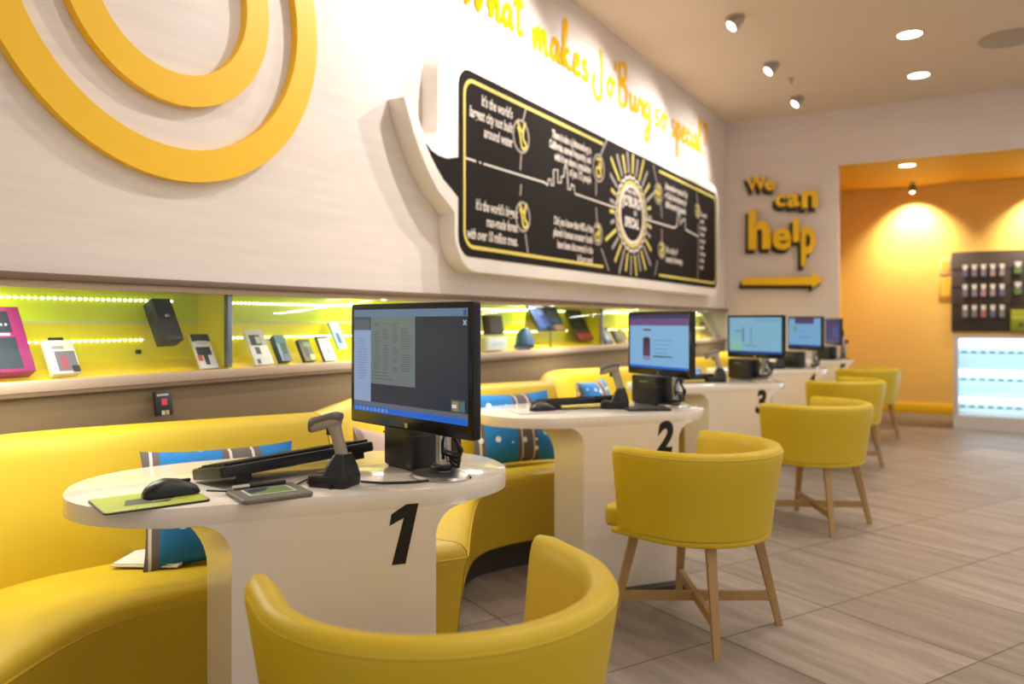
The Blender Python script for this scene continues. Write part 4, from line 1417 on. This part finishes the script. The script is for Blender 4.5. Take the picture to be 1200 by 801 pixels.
for k, (px, py) in {1: (-1.37, 3.76), 2: (-1.42, 5.76), 3: (-1.40, 7.42), 4: (-1.38, 9.16)}.items():
    receipt_printer(px, py, math.radians(-30), 'black receipt printer behind the monitor on desk %s' % NUM[k], w=0.19, d=0.13, h=0.142)
for k, (x, y, a) in {1: (-1.455, 3.47, 20), 2: (-1.50, 5.32, 30), 3: (-1.47, 7.10, 20)}.items():
    scanner_and_cradle(x, y, math.radians(a), 'barcode scanner standing upright on desk %s' % NUM[k], 'black scanner cradle on desk %s' % NUM[k], 1.05)
for k, (x, y, a) in {1: (-1.635, 3.415, 60), 2: (-1.66, 5.25, 62), 3: (-1.64, 7.15, 60)}.items():
    keyboard(x, y, math.radians(a), 'black keyboard lying on desk %s' % NUM[k], w=0.42)
q = on_z(635, 482, TZ)
mouse(q.x, q.y, TZ + 0.004, math.radians(55), 'black mouse near the left end of desk two')
pd = MB().prism(rrect(-0.11, -0.085, 0.11, 0.085, 0.012), 0.0, 0.003).build('mouse_pad', flat((190, 172, 168)))
pd.location = (q.x - 0.02, q.y - 0.02, TZ + 0.0005)
pd.rotation_euler = (0, 0, math.radians(50))
tag(pd, 'pale mouse pad under the mouse of desk two', 'mouse pad')
q = on_z(838, 444, TZ)
mouse(-1.68, 4.93, TZ, math.radians(55), 'black mouse near the left end of desk three')
# dark tray and papers in front of monitor two
tr = MB().prism(rrect(-0.10, -0.065, 0.10, 0.065, 0.01), 0.0, 0.012, bev=0.003).build('signature_pad', M_darkgrey)
tr.location = (-1.30, 3.475, TZ)
tr.rotation_euler = (0, 0, math.radians(35))
tag(tr, 'dark signature pad lying in front of the monitor on desk two', 'signature pad')
MB().box((-0.06, -0.03, 0.012), (0.06, 0.035, 0.0125)).build('screen', flat((86, 84, 84)), tr)
# card terminal on a pole by monitor five
ct = empty('card_terminal', (-1.20, 9.28, TZ), math.radians(-40), 'black card terminal on a short pole at desk five', 'card terminal')
MB().lathe([(0.001, 0), (0.05, 0), (0.045, 0.012), (0.001, 0.014)], 20).build('base', M_darkgrey, ct)
MB().tube([(0, 0, 0.01), (0, 0, 0.18)], 0.012, 10).build('pole', M_silver, ct)
MB().box((-0.045, -0.06, 0.17), (0.045, 0.06, 0.205), Matrix.Rotation(math.radians(14), 4, 'X'), bev=0.008).build('keypad_body', M_black, ct)
MB().box((-0.035, 0.0, 0.205), (0.035, 0.045, 0.207), Matrix.Rotation(math.radians(14), 4, 'X')).build('display', M_grey, ct)

# ------------------------------------------------------------------ alcove: wall board with accessories and lit counter
BD = empty('accessory_board', (0.6, ALC_Y, 1.06), 0, 'dark slatted accessory board above the lit counter', 'display board')
bx0, bx1 = -0.235, 1.7
MB().box((bx0 - 0.6, -0.035, 0.0), (bx1 - 0.6, 0.0, 1.0), bev=0.004).build('panel', mat('dark_slatwall', (64, 52, 46), 0.55, noise=0.08, nscale=3), BD)
sl = MB()
for z in (0.12, 0.34, 0.56, 0.78):
    sl.box((bx0 - 0.59, -0.041, z), (bx1 - 0.61, -0.035, z + 0.012))
sl.build('rails', M_darkgrey, BD)


def acc_pack(x, z, tint, lab, grp='hanging accessory packs on the dark board', cap=(214, 206, 200), w=0.07):
    t = empty('accessory_pack', (x, ALC_Y - 0.05, z), 0, lab, 'package', grp)
    MB().box((-w / 2, -0.02, -0.10), (w / 2, 0.0, 0.02), bev=0.006).build('blister', flat((78, 72, 80)), t)
    MB().box((-w / 2 + 0.008, -0.0215, -0.090), (w / 2 - 0.012, -0.0195, -0.025)).build('printed_insert', flat(tint), t)
    MB().prism([(-w * 0.42, 0.055), (w * 0.42, 0.055), (w * 0.30, 0.01), (0.006, -0.015), (-0.006, -0.015), (-w * 0.30, 0.01)], 0.0, 0.022, LOCAL).build('white_header', flat(cap), t)
    MB().box((-0.004, -0.012, 0.045), (0.004, 0.012, 0.060)).build('hook', M_silver, t)


rows = [on_y(1120, 314, 11.45).z, on_y(1120, 337, 11.45).z, on_y(1120, 361, 11.45).z]
tints = [(96, 96, 130), (120, 110, 124), (124, 118, 140), (170, 130, 130), (150, 140, 140)]
for ri, z in enumerate(rows):
    for ci in range(5):
        x = on_y(1131 + ci * 10.8, 340, 11.45).x
        tn = tints[(ci + ri) % 5] if ri < 2 else [(128, 122, 118), (120, 114, 104), (176, 96, 84), (88, 96, 130), (130, 124, 132)][ci]
        acc_pack(x, z - 0.02, tn, 'white headed dark pack, %s row, %s of the accessory board' % (['top', 'middle', 'bottom'][ri], ['leftmost column', 'second column', 'middle column', 'fourth column', 'fifth column'][ci]))
for ri in range(2):
    for ci in range(3):
        x = on_y(1193 + ci * 14, 340, 11.45).x
        acc_pack(x, rows[ri], (90, 120, 60), 'green accessory pack in the %s row of the dark board, column %s' % (['upper', 'lower'][ri], ['nearest the dark packs', 'in the middle', 'farthest right'][ci]), 'green accessory packs', (200, 200, 190), 0.09)
gbx = on_y(1186, 375, 11.3).x
gb = art_box('green_carton', Matrix.Translation((gbx + 0.12, ALC_Y - 0.05, 1.07)) @ M_END, 0.26, 0.26, 0.12, flat((150, 160, 20)),
             [(0.05, 0.6, 0.95, 0.66, flat((210, 210, 120))), (0.3, 0.2, 0.5, 0.4, flat((90, 96, 20)))], 'bright green carton on a shelf at the foot of the dark board', 'carton')
# small wall notices
for (pxa, pya, pxb, pyb, c, lb) in [(1101, 302, 1113, 322, (236, 196, 140), 'small pale framed notice on the ochre wall'), (1100, 326, 1116, 352, (214, 156, 60), 'small ochre notice under the pale one')]:
    a, b = on_y(pxa, pyb, ALC_Y), on_y(pxb, pya, ALC_Y)
    t = empty('wall_notice', ((a.x + b.x) / 2, ALC_Y, a.z), 0, lb, 'sign')
    w_, h_ = b.x - a.x, b.z - a.z
    MB().box((-w_ / 2, -0.012, 0), (w_ / 2, 0, h_), bev=0.002).build('frame', flat(c), t)
    MB().box((-w_ * 0.34, -0.014, h_ * 0.22), (w_ * 0.34, -0.012, h_ * 0.85)).build('sheet', flat((236, 180, 60)), t)

# lit display counter
CT = empty('display_counter', (0.9, 10.03, 0), 0, 'white counter with bluish lit glass shelves by the ochre wall', 'counter')
cx0, cx1 = -0.185 - 0.9, 2.3 - 0.9
MW = mat('white_counter_paint', (214, 206, 202), 0.4)
MB().box((cx0, 0, 0), (cx1, 0.6, 0.15)).build('plinth', MW, CT)
MB().box((cx0, 0.0, 1.0), (cx1, 0.6, 1.03), bev=0.003).build('counter_top', MW, CT)
MB().box((cx0, 0.0, 0.15), (cx0 + 0.045, 0.6, 1.0), bev=0.003).build('side_panel', MW, CT)
MB().box((cx1 - 0.045, 0.0, 0.15), (cx1, 0.6, 1.0), bev=0.003).build('side_panel', MW, CT)
MB().box((cx0 + 0.045, 0.56, 0.15), (cx1 - 0.045, 0.6, 1.0)).build('back_panel', mat('lit_back_panel', (220, 236, 244), 0.6, emit=(140, 200, 235), estr=0.42), CT)
MB().box((cx0 + 0.045, 0.012, 0.15), (cx1 - 0.045, 0.018, 1.0)).build('glass_front', M_glass, CT)
LEDB = mat('lit_lightbar', (255, 255, 255), 0.5, emit=(236, 248, 255), estr=1.5)
for z, nm in ((0.36, 'a'), (0.66, 'b')):
    MB().box((cx0 + 0.045, 0.06, z), (cx1 - 0.045, 0.56, z + 0.012)).build('shelf', mat('frosted_shelf', (226, 240, 246), 0.4, emit=(170, 215, 240), estr=0.3), CT)
for z in (0.985, 0.655, 0.355):
    MB().box((cx0 + 0.05, 0.40, z - 0.09), (cx1 - 0.05, 0.55, z)).build('light_bar', LEDB, CT)
for zi, z in enumerate((0.845, 0.545, 0.245)):
    for i in range(11):
        px = 1130 + i * 11 - zi
        x = on_y(px, 400, 10.12).x
        if x > 2.1:
            break
        tgm = MB().box((x - 0.028, 10.12, z - 0.006), (x + 0.028, 10.135, z + 0.014), bev=0.002).build('price_tag', flat((110, 200, 165)))
        tag(tgm, 'small green price ticket in the %s shelf of the lit counter, %s' % (['top', 'middle', 'bottom'][zi], ['at the left end', 'second from the left', 'third from the left', 'fourth from the left', 'fifth from the left', 'sixth from the left', 'near the frame edge', 'beyond the frame edge', 'further right', 'right half', 'right end'][i]), 'price tag', 'green price tickets in the lit counter')
    MB().box((cx0 + 0.045, 0.085, z - 0.012), (cx1 - 0.045, 0.11, z - 0.006)).build('ticket_rail', MW, CT)
lamp('counter_glow', 'AREA', (0.6, 9.9, 0.6), 3, (0.8, 0.93, 1.0), target=(0.6, 8, 0.2), shape='RECTANGLE', size=1.4, size_y=0.8)

# ------------------------------------------------------------------ ceiling fittings
M_lens = mat('lamp_lens', (255, 250, 240), 0.4, emit=(255, 244, 226), estr=9.0)
M_fit = mat('fitting_grey', (170, 160, 150), 0.45)


def wall_spot(x, y, z, label, energy, aim):
    t = empty('ceiling_spotlight', (x, y, z), 0, label, 'spotlight', 'adjustable ceiling spotlights')
    MB().lathe([(0.001, 0), (0.07, 0), (0.072, -0.006), (0.058, -0.010), (0.001, -0.010)], 24).build('ceiling_ring', M_fit, t)
    d = (Vector(aim) - Vector((x, y, z))).normalized()
    Mr = Matrix.Translation((0, 0, -0.045)) @ Vector((0, 0, -1)).rotation_difference(d).to_matrix().to_4x4()
    MB().lathe([(0.001, 0.05), (0.045, 0.05), (0.05, 0.0), (0.052, -0.045), (0.046, -0.045), (0.044, -0.03), (0.001, -0.03)], 24, Mr).build('lamp_head', M_fit, t)
    MB().lathe([(0.001, -0.040), (0.044, -0.040), (0.044, -0.031), (0.001, -0.031)], 24, Mr).build('lens', M_lens, t)
    l = lamp('spot_beam', 'SPOT', Vector((x, y, z - 0.045)) + d * 0.06, energy, (1.0, 0.94, 0.87), aim, spot_size=math.radians(92), spot_blend=0.9, shadow_soft_size=0.04)
    return t


WS = [(3.67, 'out of view near the slogan start', 80), (4.94, 'fourth', 95), (6.21, 'ceiling spotlight nearest the camera of the three in view', 95), (7.49, 'middle ceiling spotlight of the row above the board', 85), (8.76, 'farthest ceiling spotlight of the row, by the end wall', 70)]
for y, lb, e in WS:
    lab = lb if y > 6 else ('ceiling spotlight just above the frame over the slogan' if y > 4 else 'ceiling spotlight above the start of the slogan')
    wall_spot(-1.60, y, CEIL_Z, lab, e * 1.6, (WALL_X, y - 0.75, 2.35))
l2 = wall_spot(-1.60, 1.9, CEIL_Z, 'ceiling spotlight above the ring emblem', 26, (WALL_X, 1.5, 2.0))


def downlight(x, y, z, r_, label, energy):
    t = empty('downlight', (x, y, z), 0, label, 'downlight', 'round recessed downlights')
    MB().lathe([(r_ + 0.012, 0), (r_ + 0.012, -0.006), (r_, -0.008), (r_ - 0.004, -0.004), (r_ - 0.004, 0)], 32).build('trim_ring', M_fit, t)
    MB().lathe([(0.001, -0.001), (r_ - 0.003, -0.001), (r_ - 0.003, -0.005), (0.001, -0.005)], 32).build('diffuser', M_lens, t)
    lamp('downlight_beam', 'SPOT', (x, y, z - 0.03), energy, WARM, (x, y, 0), spot_size=math.radians(125), spot_blend=0.7, shadow_soft_size=0.08)


for y, lb in ((1.05, 'round downlight above and behind the desk row start'), (2.3, 'round downlight over desk one side'), (3.55, 'round downlight over the chair of desk two'), (4.8, 'round downlight over the chair of desk three'), (6.05, 'round downlight just above the frame'),
              (7.30, 'nearer large round downlight left of the ceiling vent'), (8.55, 'farther round downlight close to the end wall')):
    downlight(-0.45, y, CEIL_Z, 0.095, lb, 20 if y < 2 else 42)
downlight(-0.633, 9.87, SOFF_Z, 0.085, 'round downlight in the ochre alcove ceiling', 30)
MB_v = empty('ceiling_vent', (0.27, 7.82, CEIL_Z), 0, 'round grey air vent at the right edge of the ceiling', 'vent')
MB().lathe([(0.20, 0), (0.235, 0), (0.235, -0.008), (0.20, -0.016)], 40).build('outer_ring', M_fit, MB_v)
MB().lathe([(0.13, -0.004), (0.175, -0.012), (0.175, -0.016), (0.13, -0.02)], 40).build('middle_ring', M_fit, MB_v)
MB().lathe([(0.001, -0.006), (0.11, -0.012), (0.11, -0.02), (0.001, -0.022)], 40).build('centre_disc', M_fit, MB_v)
MB().lathe([(0.001, -0.0005), (0.20, -0.0005), (0.20, -0.003), (0.001, -0.003)], 40).build('dark_throat', M_darkgrey, MB_v)
spk = empty('sprinkler', (-1.53, 8.05, CEIL_Z), 0, 'small sprinkler between the ceiling spotlights', 'sprinkler')
MB().lathe([(0.001, 0), (0.035, 0), (0.03, -0.006), (0.001, -0.006)], 16).build('escutcheon', M_fit, spk)
MB().tube([(0, 0, -0.004), (0, 0, -0.05)], 0.008, 8).build('body', M_silver, spk)
MB().lathe([(0.001, -0.05), (0.02, -0.05), (0.02, -0.053), (0.001, -0.053)], 16).build('deflector', M_silver, spk)


def alcove_spot(x, y, label):
    t = empty('track_spotlight', (x, y, SOFF_Z), 0, label, 'spotlight')
    MB().lathe([(0.001, 0), (0.035, 0), (0.035, -0.01), (0.001, -0.01)], 20).build('ceiling_ring', M_fit, t)
    MB().tube([(0, 0, -0.005), (0, 0, -0.04)], 0.01, 8).build('stem', M_fit, t)
    Mr = Matrix.Translation((0, 0.01, -0.075)) @ Matrix.Rotation(math.radians(-14), 4, 'X')
    MB().lathe([(0.001, 0.04), (0.042, 0.04), (0.045, -0.045), (0.038, -0.045), (0.036, -0.03), (0.001, -0.03)], 20, Mr).build('lamp_head', M_grey, t)
    lamp('alcove_beam', 'SPOT', (x, y + 0.02, SOFF_Z - 0.125), 260, (1.0, 0.90, 0.70), (x, ALC_Y, 2.15), spot_size=math.radians(104), spot_blend=0.95, shadow_soft_size=0.03)


alcove_spot(-0.652, 11.12, 'small grey spotlight washing the ochre wall')
alcove_spot(0.75, 11.12, 'small grey spotlight above the dark accessory board')
